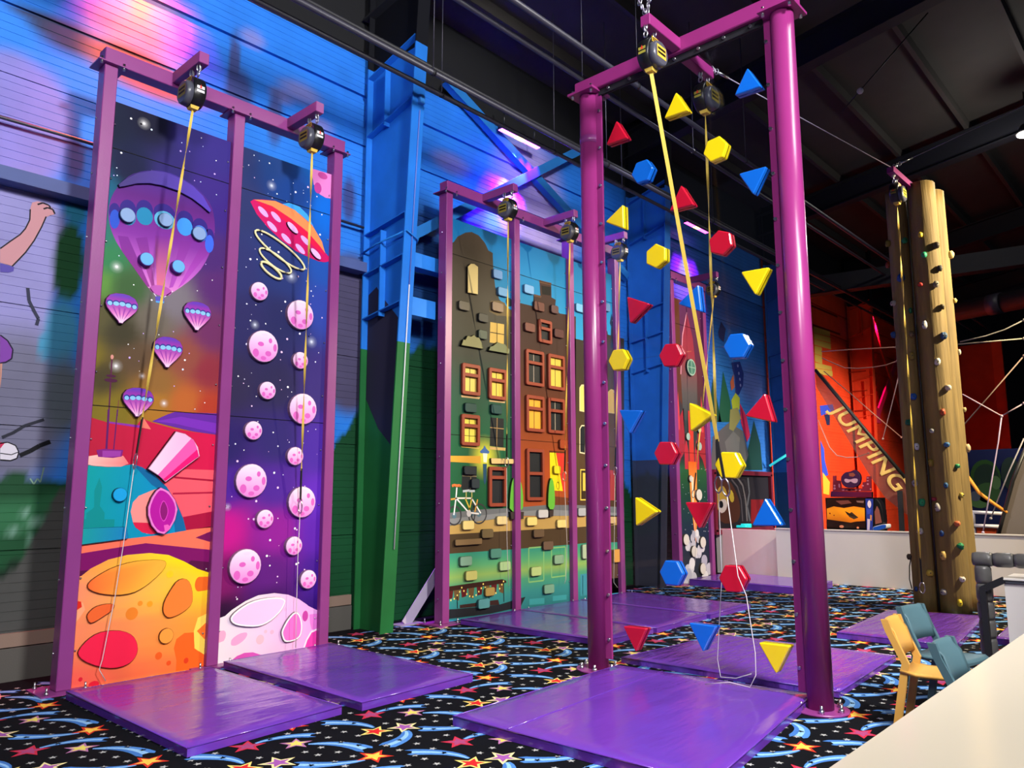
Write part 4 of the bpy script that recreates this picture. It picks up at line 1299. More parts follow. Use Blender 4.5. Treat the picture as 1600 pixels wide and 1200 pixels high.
# lamp with its halo
lp = (7.778,2.185)
a.glow(*lp, .34, '#e0dc40', f1, 3, 20, ((.25, .85), (.5, .5), (.75, .18), (1, 0)))
a.poly([(7.735,2.092),(7.815,2.094),(7.804,1.85),(7.775,1.8),(7.751,1.85)], '#28506c', 7)
a.poly([(7.734,2.248),(7.826,2.246),(7.812,2.111),(7.749,2.114)], '#fcf8d0', 7)
a.poly([(7.677,2.262),(7.741,2.31),(7.77,2.351),(7.802,2.308),(7.87,2.265),(7.851,2.239),(7.694,2.24)], '#4468a4', 8)
# banner
a.poly([(9.206,2.313),(9.353,2.319),(9.521,1.718),(9.212,1.73)], '#f0d820', 5)
a.poly([(9.353,2.319),(9.592,2.313),(9.586,1.707),(9.521,1.718)], '#d83c30', 5)
a.poly([(9.192,2.336),(9.598,2.334),(9.598,2.309),(9.192,2.308)], '#5a3018', 6)
a.ring([(9.397,1.802,0.041,0.059)][0], .008, '#3a3020', 6)
# tandem bicycle
for e in [(7.197,1.386,0.132,0.133),(7.663,1.401,0.155,0.144),(7.523,1.412,0.069,0.14)]:
    r = e[3]
    if e[2] > .05:
        a.ring((e[0], e[1], e[2] * 1.02, r), .022, '#3c3c40', 7)
        a.ell((e[0], e[1], r * .3, r * .3), '#587888', 7, 0, 12)
W_ = .022
for s, c in (([(7.228,1.616),(7.466,1.421)], '#f0f0f0'), ([(7.223,1.616),(7.522,1.615)], '#f0e8d8'), ([(7.517,1.615),(7.698,1.408)], '#f4f4f4'), ([(7.522,1.615),(7.466,1.421)], '#d8c048'), ([(7.396,1.615),(7.489,1.461)], '#d8c048'), ([(7.466,1.421),(7.663,1.401)], '#e8e8e8'), ([(7.237,1.76),(7.223,1.616),(7.186,1.394)], '#f4f4f4'), ([(7.634,1.598),(7.581,1.427)], '#d8a048'), ([(7.129,1.601),(7.223,1.611)], '#e0a050')):
    a.line(s, W_, c, 8)
a.line([(7.148,1.776),(7.181,1.792),(7.237,1.784),(7.293,1.788),(7.311,1.772)], .035, '#e07840', 9)
a.line([(7.35,1.708),(7.475,1.721)], .03, '#c0ccd4', 9)
a.line([(7.47,1.711),(7.579,1.713)], .03, '#c0ccd4', 9)
a.line([(7.413,1.705),(7.414,1.615)], .016, '#c8c070', 8)
a.line([(7.521,1.705),(7.522,1.615)], .016, '#c8c070', 8)
e = [(7.468,1.409,0.055,0.045)][0]
a.ell((e[0], e[1], e[3], e[3]), '#c8c8cc', 9)
seam_lines(a, [7.0, 11.03], C_ROWS, 10)
a.build('printed_artwork', 'print', frC)['kind'] = 'stuff'

# ---- raised window frames
FC = PLY(CP)


def window_frame(P, bar, pane, mull, col='#96442f', sw=.05):
    (x0, z1), (x1, _z), (x1b, z0), (x0b, _y) = P[0], P[1], P[2], P[3]
    x0, x1 = (x0 + x0b) / 2, (x1 + x1b) / 2
    z1, z0 = (z1 + _z) / 2, (z0 + _y) / 2
    h = Art(FC)
    d = .045
    zb = z0 + (z1 - z0) * bar
    out = rrect((x0 + x1) / 2, (z0 + z1) / 2, (x1 - x0) / 2, (z1 - z0) / 2, .03, 3)
    n = len(out)
    inn = rrect((x0 + x1) / 2, (z0 + z1) / 2, (x1 - x0) / 2 - sw, (z1 - z0) / 2 - sw, .006, 3)
    fn = FC
    vs = [fn(u, v, 0) for u, v in out] + [fn(u, v, d - .006) for u, v in out] + [fn(u, v, d) for u, v in inset(out, .006)] + [fn(u, v, d) for u, v in inn] + [fn(u, v, .004) for u, v in inn]
    fs = [(k * n + i, k * n + (i + 1) % n, (k + 1) * n + (i + 1) % n, (k + 1) * n + i) for k in range(4) for i in range(n)]
    h.add(vs, fs, ['#2c1610'] * n + [col] * (n * 3) + ['#4a2018'] * n)
    h.slab(rrect((x0 + x1) / 2, zb, (x1 - x0) / 2 - sw + .002, sw * .5, .004, 1), d, col, '#5a2818', .004)
    h.poly([(x0 + sw, z0 + sw), (x1 - sw, z0 + sw), (x1 - sw, z1 - sw), (x0 + sw, z1 - sw)], pane, 5)
    if mull:
        h.line([((x0 + x1) / 2, z0 + sw), ((x0 + x1) / 2, z1 - sw)], .014, mull, 6)
    return h.build('window_hold', 'hold', frC)


for P, br, pn, ml in (([(7.301,3.462),(7.654,3.486),(7.642,3.039),(7.291,3.031)], .64, '#ecd86c', '#5c4c28'), ([(7.83,3.464),(8.197,3.482),(8.183,3.019),(7.819,3.021)], .62, '#e8c850', '#6a4c24'), ([(7.294,2.757),(7.651,2.768),(7.637,2.321),(7.283,2.338)], .64, '#f0e058', '#5a5428'),
                      ([(8.634,3.847),(9.057,3.868),(9.042,3.31),(8.622,3.303)], .64, '#1c2024', '#a89c90'), ([(9.159,3.854),(9.571,3.86),(9.554,3.295),(9.143,3.301)], .64, '#e0c450', '#6a4c28'), ([(8.64,3.15),(9.06,3.162),(9.041,2.598),(8.625,2.61)], .64, '#f8b038', '#7a4c20'),
                      ([(9.15,3.161),(9.558,3.16),(9.538,2.595),(9.133,2.618)], .64, '#1a1e24', '#b0a898'), ([(8.939,4.368),(9.262,4.383),(9.235,4.011),(8.921,4.004)], .62, '#161a24', None),
                      ([(8.642,2.357),(9.05,2.338),(9.02,1.555),(8.628,1.593)], .52, '#20242a', None), ([(7.839,2.06),(8.194,2.052),(8.181,1.486),(7.824,1.504)], .73, '#20242a', None)):
    window_frame(P, br, pn, ml)


def chold(nm, P, c, d=.04, s='#141414', sm_=1):
    return hold(nm, smoothpoly(P, sm_) if sm_ else P, d, c, s, .005, None, frC, FC)


chold('window_hold', [(7.384,4.864),(7.443,4.923),(7.515,4.935),(7.593,4.907),(7.591,4.498),(7.387,4.486)], '#d8c480', .04, '#14120c', 0)
chold('bush_hold', [(7.262,3.711),(7.3,3.801),(7.335,3.798),(7.381,3.865),(7.452,3.864),(7.504,3.896),(7.559,3.866),(7.607,3.873),(7.668,3.795),(7.704,3.717)], '#7c7c50', .05, '#101008', 0)
chold('bush_hold', [(7.803,3.713),(7.839,3.776),(7.902,3.797),(7.99,3.863),(8.066,3.853),(8.143,3.855),(8.208,3.81),(8.247,3.789),(8.237,3.719)], '#6c7450', .05, '#101008', 0)
chold('awning_hold', roundpoly([(7.864,2.176),(8.347,2.178),(8.342,2.106),(7.874,2.093)], .02), '#e0c080', .04, '#2c2010', 0)
chold('leaf_hold', [(8.25,1.416),(8.258,1.621),(8.294,1.827),(8.341,1.914),(8.398,1.953),(8.464,1.907),(8.524,1.794),(8.554,1.585),(8.532,1.415)], '#62b43a', .04, '#1c3010')
chold('leaf_hold', [(9.118,1.441),(9.115,1.618),(9.146,1.836),(9.199,1.937),(9.262,1.837),(9.284,1.617),(9.267,1.432)], '#66b83c', .04, '#1c3010')
for P in ([(8.255,1.419),(8.553,1.414),(8.542,1.311),(8.272,1.31)], [(9.123,1.423),(9.238,1.436),(9.225,1.336),(9.133,1.326)]):
    chold('planter_hold', P, '#3c3230', .05, '#181414', 0)
bricks = list(zip([(8.004,4.886,0.098,0.069),(8.12,4.639,0.109,0.066),(8.702,4.795,0.112,0.069),(7.321,4.283,0.105,0.065),(8.004,4.39,0.118,0.069),(7.704,4.176,0.098,0.063),(7.693,3.929,0.088,0.066),(8.941,4.569,0.121,0.073),(9.325,4.59,0.091,0.067),(8.72,4.199,0.117,0.068),(9.425,4.215,0.116,0.071),(10.003,4.732,0.125,0.07),(10.74,4.886,0.107,0.073)], '#6494cc #64a0d4 #70a8dc #565248 #84705a #363834 #465448 #64382e #583c3c #74463c #542e2c #70b0e0 #5c84b4'.split()))
bricks += list(zip([(7.461,2.857,0.112,0.064),(7.98,2.879,0.11,0.069),(9.508,2.448,0.097,0.072),(7.457,1.992,0.115,0.059),(7.562,1.814,0.079,0.066),(9.343,2.044,0.082,0.063)], '#1d4846 #1d4846 #a04420 #242c34 #2c3840 #e8d828'.split()))
bricks += list(zip([(7.428,1.253,0.109,0.061),(8.093,1.301,0.109,0.06),(8.741,1.271,0.114,0.063),(8.998,1.377,0.117,0.061),(9.438,1.217,0.112,0.062),(7.801,1.128,0.114,0.062),(8.895,1.091,0.121,0.06),(7.387,0.779,0.112,0.063),(7.97,0.849,0.112,0.066),(8.155,0.665,0.114,0.063),(7.49,0.582,0.109,0.063),(9.11,0.902,0.118,0.064),(9.364,0.683,0.116,0.068),(8.829,0.542,0.114,0.066),(9.123,0.263,0.118,0.066),(7.851,0.338,0.095,0.058),(7.734,0.189,0.112,0.064),(9.969,1.387,0.113,0.064),(10.772,1.239,0.11,0.059),(7.437,1.03,0.254,0.041),(10.907,0.648,0.097,0.108),(10.025,0.764,0.076,0.112)], '#ecd88c #e0cc90 #ecd880 #c8c8c8 #ecd484 #6a5a3c #66523c #7ca490 #4c8474 #a4c48c #c4c474 #6a5444 #86ac8c #b4cc84 #76a48c #a88c4c #54949c #a8acb0 #d0b07c #7c6444 #d89c4c #a8bc9c'.split()))
for e, c in bricks:
    r = .03 if min(e[2], e[3]) > .05 else .02
    hold('brick_hold', rrect(e[0], e[1], e[2], e[3], r), .045, c, mixc(c, '#0c0c0c', .7), .007, None, frC, FC)

# ================================================================== rocket frame
RX = [12.95, 14.2]
RF, RP = 7.60, 7.66
frR = square_frame('climbing_tower', 'narrow purple climbing frame with rocket launch panel seen through the clear wall', RX, RF, 5.85, (13.57,), 6.95)
R_ROWS = [.02, 2.47, 5.0, 5.52]
rb = stops([(0, '#2a2c34'), (1.0, '#1c2c44'), (1.7, '#1f4438'), (2.2, '#2a5a34'), (2.3, '#2c2c2c'), (3.3, '#3a3636'), (4.0, '#5c2c38'), (5.6, '#5a2a5c')])
boards(frR, RX, RP, R_ROWS, rb, .1)
screws(frR, RX, RP, R_ROWS)
a = Art(PLY(RP))
cx = 13.58
a.poly([(cx - .55, 5.5), (cx - .55, 3.6), (cx - .3, 3.4), (cx - .3, 5.5)], '#5c3424', 1)
a.bands([(cx - .28, 3.1), (cx - .32, 4.0), (cx - .2, 4.8), (cx, 5.3), (cx + .2, 4.8), (cx + .32, 4.0), (cx + .28, 3.1)], stops([(3.1, '#3c4448'), (3.8, '#5c5458'), (4.4, '#943444'), (5.3, '#8c2c48')]), 2, 8)
a.line([(cx - .32, 4.0), (cx - .2, 4.8), (cx, 5.3)], .03, '#d890b0', 3)
for s in (-1, 1):
    a.poly([(cx + s * .25, 3.35), (cx + s * .55, 3.0), (cx + s * .55, 2.1), (cx + s * .42, 2.35), (cx + s * .25, 2.5)], '#9c2c38', 2)
    a.poly([(cx + s * .42, 3.3), (cx + s * .45, 3.65), (cx + s * .5, 3.3), (cx + s * .5, 2.9), (cx + s * .42, 2.9)], '#c84048', 3)
    a.poly([(cx + s * .12, 2.5), (cx + s * .2, 2.75), (cx + s * .28, 2.5), (cx + s * .28, 2.15), (cx + s * .12, 2.15)], '#b43040', 3)
a.poly([(cx - .28, 3.1), (cx + .28, 3.1), (cx + .2, 2.3), (cx - .2, 2.3)], '#343c40', 2)
a.poly([(cx - .09, 3.3), (cx + .09, 3.3), (cx + .09, 2.1), (cx - .09, 2.1)], '#c83c34', 3)
a.bands([(cx - .16, 2.3), (cx + .18, 2.3), (cx + .12, 1.2), (cx + .03, .7), (cx - .08, 1.4)], stops([(.7, '#e87828'), (1.6, '#f0a050'), (2.3, '#d86020')]), 4, 6)
a.poly([(cx - .06, 2.0), (cx + .03, 2.0), (cx - .02, 1.2)], '#f8e8d0', 5)
rs2 = random.Random(5)
for k in range(26):
    t = rs2.random()
    u = cx + rs2.uniform(-.6, .6) * (1 - t) ** .5
    v = .05 + t * .9
    r = .13 - .06 * t
    a.ell((u, v, r, r), rs2.choice(('#c8c8d4', '#b8b8c8', '#d8d8e0', '#a8a8bc')), 6 + k * .2, 0, 14)
for k in range(30):
    a.ell((rs2.uniform(13.05, 14.1), rs2.uniform(.9, 2.2), .008, .008), '#e8f0ff', 1, 0, 6)
seam_lines(a, RX, R_ROWS)
a.build('printed_artwork', 'print', frR)['kind'] = 'stuff'
FR = PLY(RP)
e = [(13.609,4.172,0.18,0.172)][0]


def dial(h):
    h.ell((e[0], e[1], e[3] * .82, e[3] * .82), '#4c7c70', 1)
    h.line([(e[0], e[1] - e[3] * .8), (e[0], e[1] + e[3] * .8)], .012, '#a8c8bc', 2)
    h.line([(e[0] - e[3] * .8, e[1]), (e[0] + e[3] * .8, e[1])], .012, '#a8c8bc', 2)


hold('porthole_hold', ellpts(e[0], e[1], e[3], e[3], 20), .05, '#9cb8b0', '#20282c', .006, dial, frR, FR)
for e in [(13.447,1.966,0.09,0.066),(13.743,1.654,0.143,0.114),(13.195,0.815,0.103,0.107),(13.83,0.737,0.117,0.11),(13.479,0.582,0.113,0.108),(13.792,0.237,0.133,0.109)] + [(13.831,2.61,0.095,0.086),(13.4,2.78,0.083,0.076),(13.856,2.945,0.078,0.065)]:
    hold('disc_hold', ellpts(e[0], e[1], e[3], e[3], 16), .045, '#d0ccc8' if e[1] < 2.1 else '#9cb8b4', '#3c3428', .006, None, frR, FR)

# ================================================================== auto belays
def torus_link(b, c, r, t, ax, n=12, st=1.5):
    c = Vector(c)
    pts = []
    for i in range(n):
        q = 2 * math.pi * i / n
        x, z = math.cos(q) * r, math.sin(q) * r * st
        pts.append(c + (Vector((x, 0, z)) if ax == 'x' else Vector((0, x, z))))
    b.tube(pts, t, 5, True)


def auto_belay(label, loc, rot, strap_end, twist, line_pts, arm_z, face='#8a7c34', straight=False):
    """belay drum hung under its arm, with webbing strap, sling, carabiner and tag line"""
    t = thing('auto_belay', label, 'auto belay', loc, 'auto belays on the climbing walls')
    cr, sr = math.cos(rot), math.sin(rot)
    L = Vector(loc)
    X = lambda x, y, z: L + Vector((x * cr - y * sr, x * sr + y * cr, z))
    R = .145
    h = MB()
    prof = [(-.055, R * .9), (-.045, R), (.06, R), (.07, R * .93)]
    rs_ = []
    for x, r in prof:
        ring = []
        for k in range(28):
            q = 2 * math.pi * k / 28
            z = math.cos(q) * r
            if z > 0:
                z *= 1.12
            ring.append(X(x, math.sin(q) * r * .92, z))
        rs_.append(ring)
    h.rings(rs_, True, None, 0, True)
    h.build('housing', 'black_plastic', t)
    h = MB()
    h.rings([[X(x, math.sin(2 * math.pi * k / 24) * r, math.cos(2 * math.pi * k / 24) * r - .02) for k in range(24)] for x, r in ((-.05, .125), (-.10, .118), (-.115, .105))], True, None, 0, True)
    cv = h.build('drum_cover', 'grey_plastic', t)
    for w_, (y0, y1, z0_, z1_), c in ((-.1165, (-.075, .075, -.07, .045), face), (-.0565, (-.06, .06, .10, .15), '#c8a030')):
        h = MB().add([X(w_, y0, z0_), X(w_, y1, z0_), X(w_, y1, z1_), X(w_, y0, z1_)], [(0, 1, 2, 3)], c)
        for q in range(2):
            za = z0_ + (z1_ - z0_) * (.25 + .35 * q)
            h.add([X(w_ - .0008, y0 + .012, za), X(w_ - .0008, y1 - .012, za), X(w_ - .0008, y1 - .012, za + (z1_ - z0_) * .2), X(w_ - .0008, y0 + .012, za + (z1_ - z0_) * .2)], [(0, 1, 2, 3)], '#181408')
        h.build('warning_label', 'print', cv if w_ < -.1 else t)
    for s in (-1, 1):
        y = s * R * .925
        h = MB().add([X(-.03, y * .99, -.03), X(.045, y * .99, -.03), X(.045, y * .99, .035), X(-.03, y * .99, .035)], [(0, 1, 2, 3)], '#d8d8dc' if s < 0 else '#98903c')
        h.add([X(-.005, y * .992, .012), X(.022, y * .992, .012), X(.008, y * .992, .05)], [(0, 1, 2)], '#d83a30')
        h.build('side_label', 'print', t)
    zt = arm_z - loc[2]
    for s in (-1, 1):
        h = MB()
        y = s * .075
        torus_link(h, X(0, y, R * 1.12 + .015), .02, .007, 'y')
        torus_link(h, X(0, y, (R * 1.12 + .02 + zt) / 2 + .01), .018, .006, 'x', 12, 2.0)
        torus_link(h, X(0, y, zt - .015), .02, .006, 'y')
        h.build('shackle', 'steel', t)
    MB().add([X(-.035, -.035, -R - .02), X(.035, -.035, -R - .02), X(.035, .035, -R - .02), X(-.035, .035, -R - .02), X(-.045, -.05, -R + .02), X(.045, -.05, -R + .02), X(.045, .05, -R + .02), X(-.045, .05, -R + .02)],
             [(3, 2, 1, 0), (0, 1, 5, 4), (1, 2, 6, 5), (2, 3, 7, 6), (3, 0, 4, 7)]).build('strap_guide', 'strap_web', t)
    p0, p1 = X(0, 0, -R - .02), Vector(strap_end)
    h = MB()
    n = 60
    vs = []
    d = (p1 - p0).normalized()
    e1 = d.cross(Vector((1, 0, 0)) if abs(d.x) < .8 else Vector((0, 1, 0))).normalized()
    e2 = d.cross(e1)
    a0 = -.53 if straight else 1.2
    sw = .017 if straight else .0125
    for i in range(n + 1):
        q = a0 + twist * 2 * math.pi * i / n
        c = p0 + (p1 - p0) * i / n
        w = e1 * math.cos(q) + e2 * math.sin(q)
        k = e1 * -math.sin(q) + e2 * math.cos(q)
        vs.append([c + w * sw + k * .001, c - w * sw + k * .001, c - w * sw - k * .001, c + w * sw - k * .001])
    h.rings(vs)
    h.build('webbing_strap', 'strap_web', t)
    p2 = p1 + d * .32
    MB().beam(p1 - d * .02, p2, .022, .012, e2).build('sling', 'sling_web', t)
    b = MB()
    c = p2 + d * .07
    b.tube([c + (d * math.cos(q) * .075 + e1 * math.sin(q) * .035) for q in [2 * math.pi * i / 14 for i in range(14)]], .007, 6, True)
    b.build('carabiner', 'steel', t)
    if line_pts:
        MB().tube([c + d * .07] + [Vector(p) for p in line_pts], .004, 5).build('tag_line', 'cord', t)
    return t


az = 5.735 + .035
auto_belay('black and grey auto belay hanging over the balloon panel', (3.07, 6.98, 5.50), 0, [(2.941,7.36,2.359)][0], 2.5, [(2.875,7.42,1.222),(2.834,7.42,0.774),(2.764,7.42,0.235),(2.743,7.42,0.151),(2.803,7.42,0.045)], az)
auto_belay('black and grey auto belay hanging over the pink moon panel', (4.40, 6.98, 5.52), 0, [(4.652,7.36,1.924)][0], 2.5, [(4.685,7.42,0.936),(4.693,7.42,0.403),(4.7,7.42,0.061)], az)
az = 5.85 + .035
auto_belay('black and grey auto belay left of three on the town frame', (7.62, 7.05, 5.63), 0, [(8.074,7.5,2.504)][0], 1.5, [(8.126,7.55,1.062),(8.138,7.55,0.796),(8.164,7.55,0.399)], az)
auto_belay('black and grey auto belay in the middle of the town frame', (9.02, 7.05, 5.66), 0, [(9.402,7.5,2.33)][0], 1.5, [(9.485,7.55,0.911),(9.443,7.55,0.386),(9.411,7.55,0.322)], az)
auto_belay('black and grey auto belay right on the town frame, beside the pink pole', (10.36, 7.05, 5.66), 0, [(10.765,7.5,2.439)][0], 1.5, [(10.753,7.55,1.165),(10.701,7.55,0.236),(10.807,7.55,0.145)], az)
auto_belay('dark auto belay over the rocket panel behind the clear wall', (13.57, 7.05, 5.66), 0, [(13.42,7.5,2.061)][0], 1.5, [(13.414,7.55,0.728),(13.364,7.55,0.374)], az)

# ================================================================== clear acrylic climbing wall between two round poles
PXX = 6.22
clear = thing('clear_climbing_tower', 'transparent climbing wall with red, yellow and blue shapes between two pink round poles', 'climbing wall', (PXX, 3.53, 0))
for yc, s in ((4.585, -1), (2.47, 1)):
    MB().cyl((PXX, yc, .02), (PXX, yc, 5.84), .098, 28).build('round_pole', 'pole_paint', clear)
    fin = MB().box(PXX - .012, PXX + .012, min(yc + s * .09, yc + s * .165), max(yc + s * .09, yc + s * .165), .12, 5.84).build('clamp_fin', 'pole_paint', clear)
    me = None
    for k in range(14):
        z = .3 + k * .41
        p = (PXX - .02, yc + s * .145, z)
        if me is None:
            me = MB().cyl((p[0] - .012, p[1], p[2]), (p[0] + .012, p[1], p[2]), .015, 8).build('clamp_bolt', 'steel', fin, loc=p).data
        else:
            put('clamp_bolt', me, fin, p)
    pl = MB().cyl((PXX, yc, 0), (PXX, yc, .018), .21, 24).build('base_plate', 'purple_paint', clear)
    for k in range(6):
        q = k * math.pi / 3 + .4
        p = (PXX + .165 * math.cos(q), yc + .165 * math.sin(q))
        MB().cyl((*p, .018), (*p, .075), .012, 8).cyl((*p, .018), (*p, .045), .022, 6).build('bolt', 'steel', pl)
    cp_ = MB().box(PXX - .16, PXX + .16, yc - .16, yc + .16, 5.84, 5.865).build('cap_plate', 'pole_paint', clear)
    for dx in (-.12, .12):
        for dy in (-.12, .12):
            MB().cyl((PXX + dx, yc + dy, 5.81), (PXX + dx, yc + dy, 5.9), .014, 6).build('bolt', 'steel', cp_)
    if s == -1:
        MB().cyl((PXX, yc, 5.30), (PXX, yc, 5.38), .101, 28).build('pole_sleeve', 'purple_paint', clear)
MB().box(PXX - .07, PXX + .07, 2.33, 4.72, 5.865, 6.015, bev=.008).build('top_beam', 'pole_paint', clear)
cl = MB().box(PXX - .02, PXX + .02, 2.64, 4.44, 5.80, 5.865).build('clamp_rail', 'dark_steel', clear)
for k in range(7):
    p = (PXX - .03, 2.75 + k * .26, 5.835)
    MB().cyl((p[0] - .01, p[1], p[2]), (p[0] + .01, p[1], p[2]), .016, 8).build('clamp_bolt', 'steel', cl)
MB().box(PXX - .62, PXX - .07, 3.43, 3.53, 5.88, 5.99, bev=.005).build('belay_arm', 'pole_paint', clear)
MB().box(PXX + .07, PXX + .58, 3.43, 3.53, 5.85, 5.96, bev=.005).build('belay_arm', 'pole_paint', clear)
for z0, z1 in ((.10, 2.95), (2.955, 5.80)):
    MB().box(PXX - .006, PXX + .006, 2.62, 4.44, z0, z1).build('acrylic_sheet', 'acrylic', clear)

HC = {'r': '#bc1430', 'y': '#ecd014', 'b': '#1064cc'}
shapes = [
    (3, 'r', (4.21,5.281,0.151,-0.502)), (3, 'y', (3.521,5.33,0.153,-0.492)), (3, 'b', (2.795,5.295,0.149,-0.491)),
    (6, 'y', (3.136,4.783,0.121,-0.112)), (3, 'b', (2.79,4.401,0.151,0.547)), (6, 'b', (3.921,4.801,0.124,-0.018)),
    (3, 'r', (3.499,4.39,0.151,-0.501)), (3, 'y', (4.224,4.396,0.147,-0.01)), (6, 'y', (3.794,3.915,0.12,-0.49)),
    (6, 'r', (3.124,3.892,0.119,0.404)), (3, 'y', (2.814,3.502,0.15,0.557)), (3, 'r', (4.039,3.445,0.159,0.954)),
    (3, 'b', (3.421,3.414,0.152,-0.078)), (6, 'r', (3.67,2.935,0.121,0.083)), (6, 'b', (3.013,2.934,0.123,0.059)),
    (6, 'y', (4.252,2.962,0.117,0.013)), (3, 'b', (4.131,2.381,0.152,0.618)), (3, 'y', (3.414,2.348,0.153,1.031)),
    (3, 'r', (2.817,2.355,0.151,-0.248)), (6, 'r', (3.755,2.031,0.12,0.047)), (6, 'y', (3.137,1.906,0.128,0.066)),
    (3, 'y', (4.016,1.5,0.158,1.045)), (3, 'r', (3.437,1.51,0.154,0.535)), (3, 'b', (2.816,1.475,0.153,-0.54)),
    (6, 'b', (3.731,0.961,0.122,0.019)), (6, 'r', (3.141,0.951,0.126,-0.02)), (3, 'r', (4.132,0.374,0.148,0.5)),
    (3, 'b', (3.44,0.47,0.154,0.531)), (3, 'y', (2.801,0.385,0.155,0.502))]
for n, c, (y, z, r, ang) in shapes:
    P = [(y + r * math.cos(ang + 2 * math.pi * k / n), z + r * math.sin(ang + 2 * math.pi * k / n)) for k in range(n)]
    P = roundpoly(P, .022 if n == 3 else .012)
    nm = 'triangle_hold' if n == 3 else 'hexagon_hold'
    for X0, s in ((PXX - .007, 1), (PXX + .007, -1)):
        h = Art(lambda u, v, d=0.0, X0=X0, s=s: (X0 - s * d, u, v))
        h.slab(P, .042, HC[c], None, .008)
        h.build(nm, 'gloss_hold', clear)

auto_belay('auto belay with yellow strap hanging in front of the clear climbing wall', (5.68, 3.48, 5.62), math.pi / 2, [(6.02,3.147,2.101)][0], .1, [(6.05,3.027,0.991),(6.05,2.962,0.843),(6.05,2.907,0.399),(6.05,2.91,0.227),(6.05,2.964,0.125),(6.05,3.141,0.137),(6.05,3.362,0.088)], 5.88, '#d8b040', True)
auto_belay('auto belay hanging behind the clear climbing wall', (6.68, 3.48, 5.60), math.pi / 2, [(6.45,3.378,2.133)][0], 1.5, [(6.4,3.355,0.943),(6.4,3.396,0.556),(6.4,3.429,0.227),(6.4,3.405,0.08),(6.4,3.261,0.091),(6.4,3.118,0.149)], 5.85, '#8a7c34')

# ================================================================== landing mats
def landing_mat(label, P, z=.07, m='vinyl', seam=None, r=.03):
    """foam mat in vinyl; P = four corners of its top"""
    t = thing('landing_mat', label, 'mat', (sum(p[0] for p in P) / 4, sum(p[1] for p in P) / 4, 0), 'purple landing mats on the carpet')
    n = 14
    top = []
    f = lambda s, q: tuple((P[0][k] * (1 - s) + P[1][k] * s) * (1 - q) + (P[3][k] * (1 - s) + P[2][k] * s) * q for k in (0, 1))
    rr = random.Random(len(label))
    b = MB()
    vs = []
    ts = [0, .012] + [i / n for i in range(1, n)] + [.988, 1]
    for j, q in enumerate(ts):
        for i, s in enumerate(ts):
            e = min(s, 1 - s, q, 1 - q)
            zz_ = z - (.012 if e == 0 else 0) + (rr.uniform(-.0022, .0022) if e > .02 else 0)
            vs.append((*f(s, q), zz_))
    w = len(ts)
    fs = [(j * w + i, j * w + i + 1, (j + 1) * w + i + 1, (j + 1) * w + i) for j in range(w - 1) for i in range(w - 1)]
    b.add(vs, fs, None, 0, True)
    b.build('mat_cover', m, t)
    pr = MB()
    edge = [f(s, 0) for s in ts] + [f(1, q) for q in ts[1:]] + [f(s, 1) for s in reversed(ts[:-1])] + [f(0, q) for q in reversed(ts[1:-1])]
    pr.rings([[(x, y, 0.003) for x, y in edge], [(x, y, z - .012) for x, y in edge]], False)
    pr.build('mat_side', m, t)
    if seam is not None:
        MB().tube([(*f(0, seam), z + .001), (*f(.25, seam), z + .001), (*f(.5, seam), z + .0015), (*f(.75, seam), z + .001), (*f(1, seam), z + .001)], .005, 5).build('fold_seam', m, t)
    b = MB()
    for k in range(4):
        p, q = P[k], P[(k + 1) % 4]
        b.tube([(p[0], p[1], z - .008), (q[0], q[1], z - .008)], .006, 5)
    b.build('edge_piping', m, t)
    return t


landing_mat('purple landing mat under the balloon panel', [(2.41, 7.18), (2.43, 5.04), (3.67, 5.13), (3.65, 7.19)])
landing_mat('purple landing mat under the pink moon panel', [(3.83, 7.29), (3.83, 5.09), (5.07, 5.13), (5.06, 7.31)], .075)
landing_mat('large purple folding mat in front of the clear climbing wall', [(4.04, 4.29), (6.24, 4.38), (6.40, 2.60), (4.10, 2.27)], .075, 'vinyl', .26)
landing_mat('purple landing mat behind the clear climbing wall', [(6.62, 4.60), (8.45, 4.45), (8.52, 2.60), (6.69, 2.5)], .06, 'vinyl_rumpled')
landing_mat('purple landing mat under the left town panel', [(7.15, 7.46), (7.19, 5.21), (8.24, 5.25), (8.26, 7.46)])
landing_mat('purple landing mat under the middle town panel', [(8.29, 7.46), (8.29, 5.23), (9.62, 5.29), (9.64, 7.46)])
landing_mat('purple landing mat under the right town panel', [(9.69, 7.46), (9.69, 5.27), (10.94, 5.30), (11.0, 7.46)])
landing_mat('dark purple landing mat under the rocket panel', [(13.0, 7.47), (13.0, 5.30), (14.4, 5.38), (14.64, 7.48)], .12)
landing_mat('crumpled purple landing mat in front of the log pillar', [(9.40, 3.50), (11.7, 3.62), (11.95, 2.50), (9.44, 2.28)], .07, 'vinyl_rumpled')
landing_mat('purple landing mat beyond the grey padded rail', [(10.2, 2.05), (11.9, 2.15), (12.0, 1.1), (10.3, .9)], .07, 'vinyl_rumpled')

# ================================================================== climbing log pillar
pil = thing('log_pillar', 'tall climbing pillar of three upright logs dotted with coloured holds', 'climbing pillar', (12.6, 3.1, 0))
LG = [(12.50, 3.335, .165, 6.28, 5), (12.52, 2.985, .20, 6.34, 6), (12.88, 2.93, .17, 6.30, 7)]
for x, y, r, h_, sd in LG:
    rr = random.Random(sd)
    n, m = 22, 24
    ph = [rr.uniform(-.012, .012) for _ in range(n)]
    rings = []
    for j in range(m + 1):
        k = 1.06 - .12 * j / m
        rings.append([(x + (r * k + ph[i] + rr.uniform(-.003, .003)) * math.cos(2 * math.pi * i / n), y + (r * k + ph[i]) * math.sin(2 * math.pi * i / n), h_ * j / m) for i in range(n)])
    MB().rings(rings, True, None, 0, True).build('log', 'log_wood', pil)
    MB().cyl((x, y, h_), (x, y, h_ + .006), r * .9, 20).build('log_end', 'log_end', pil)
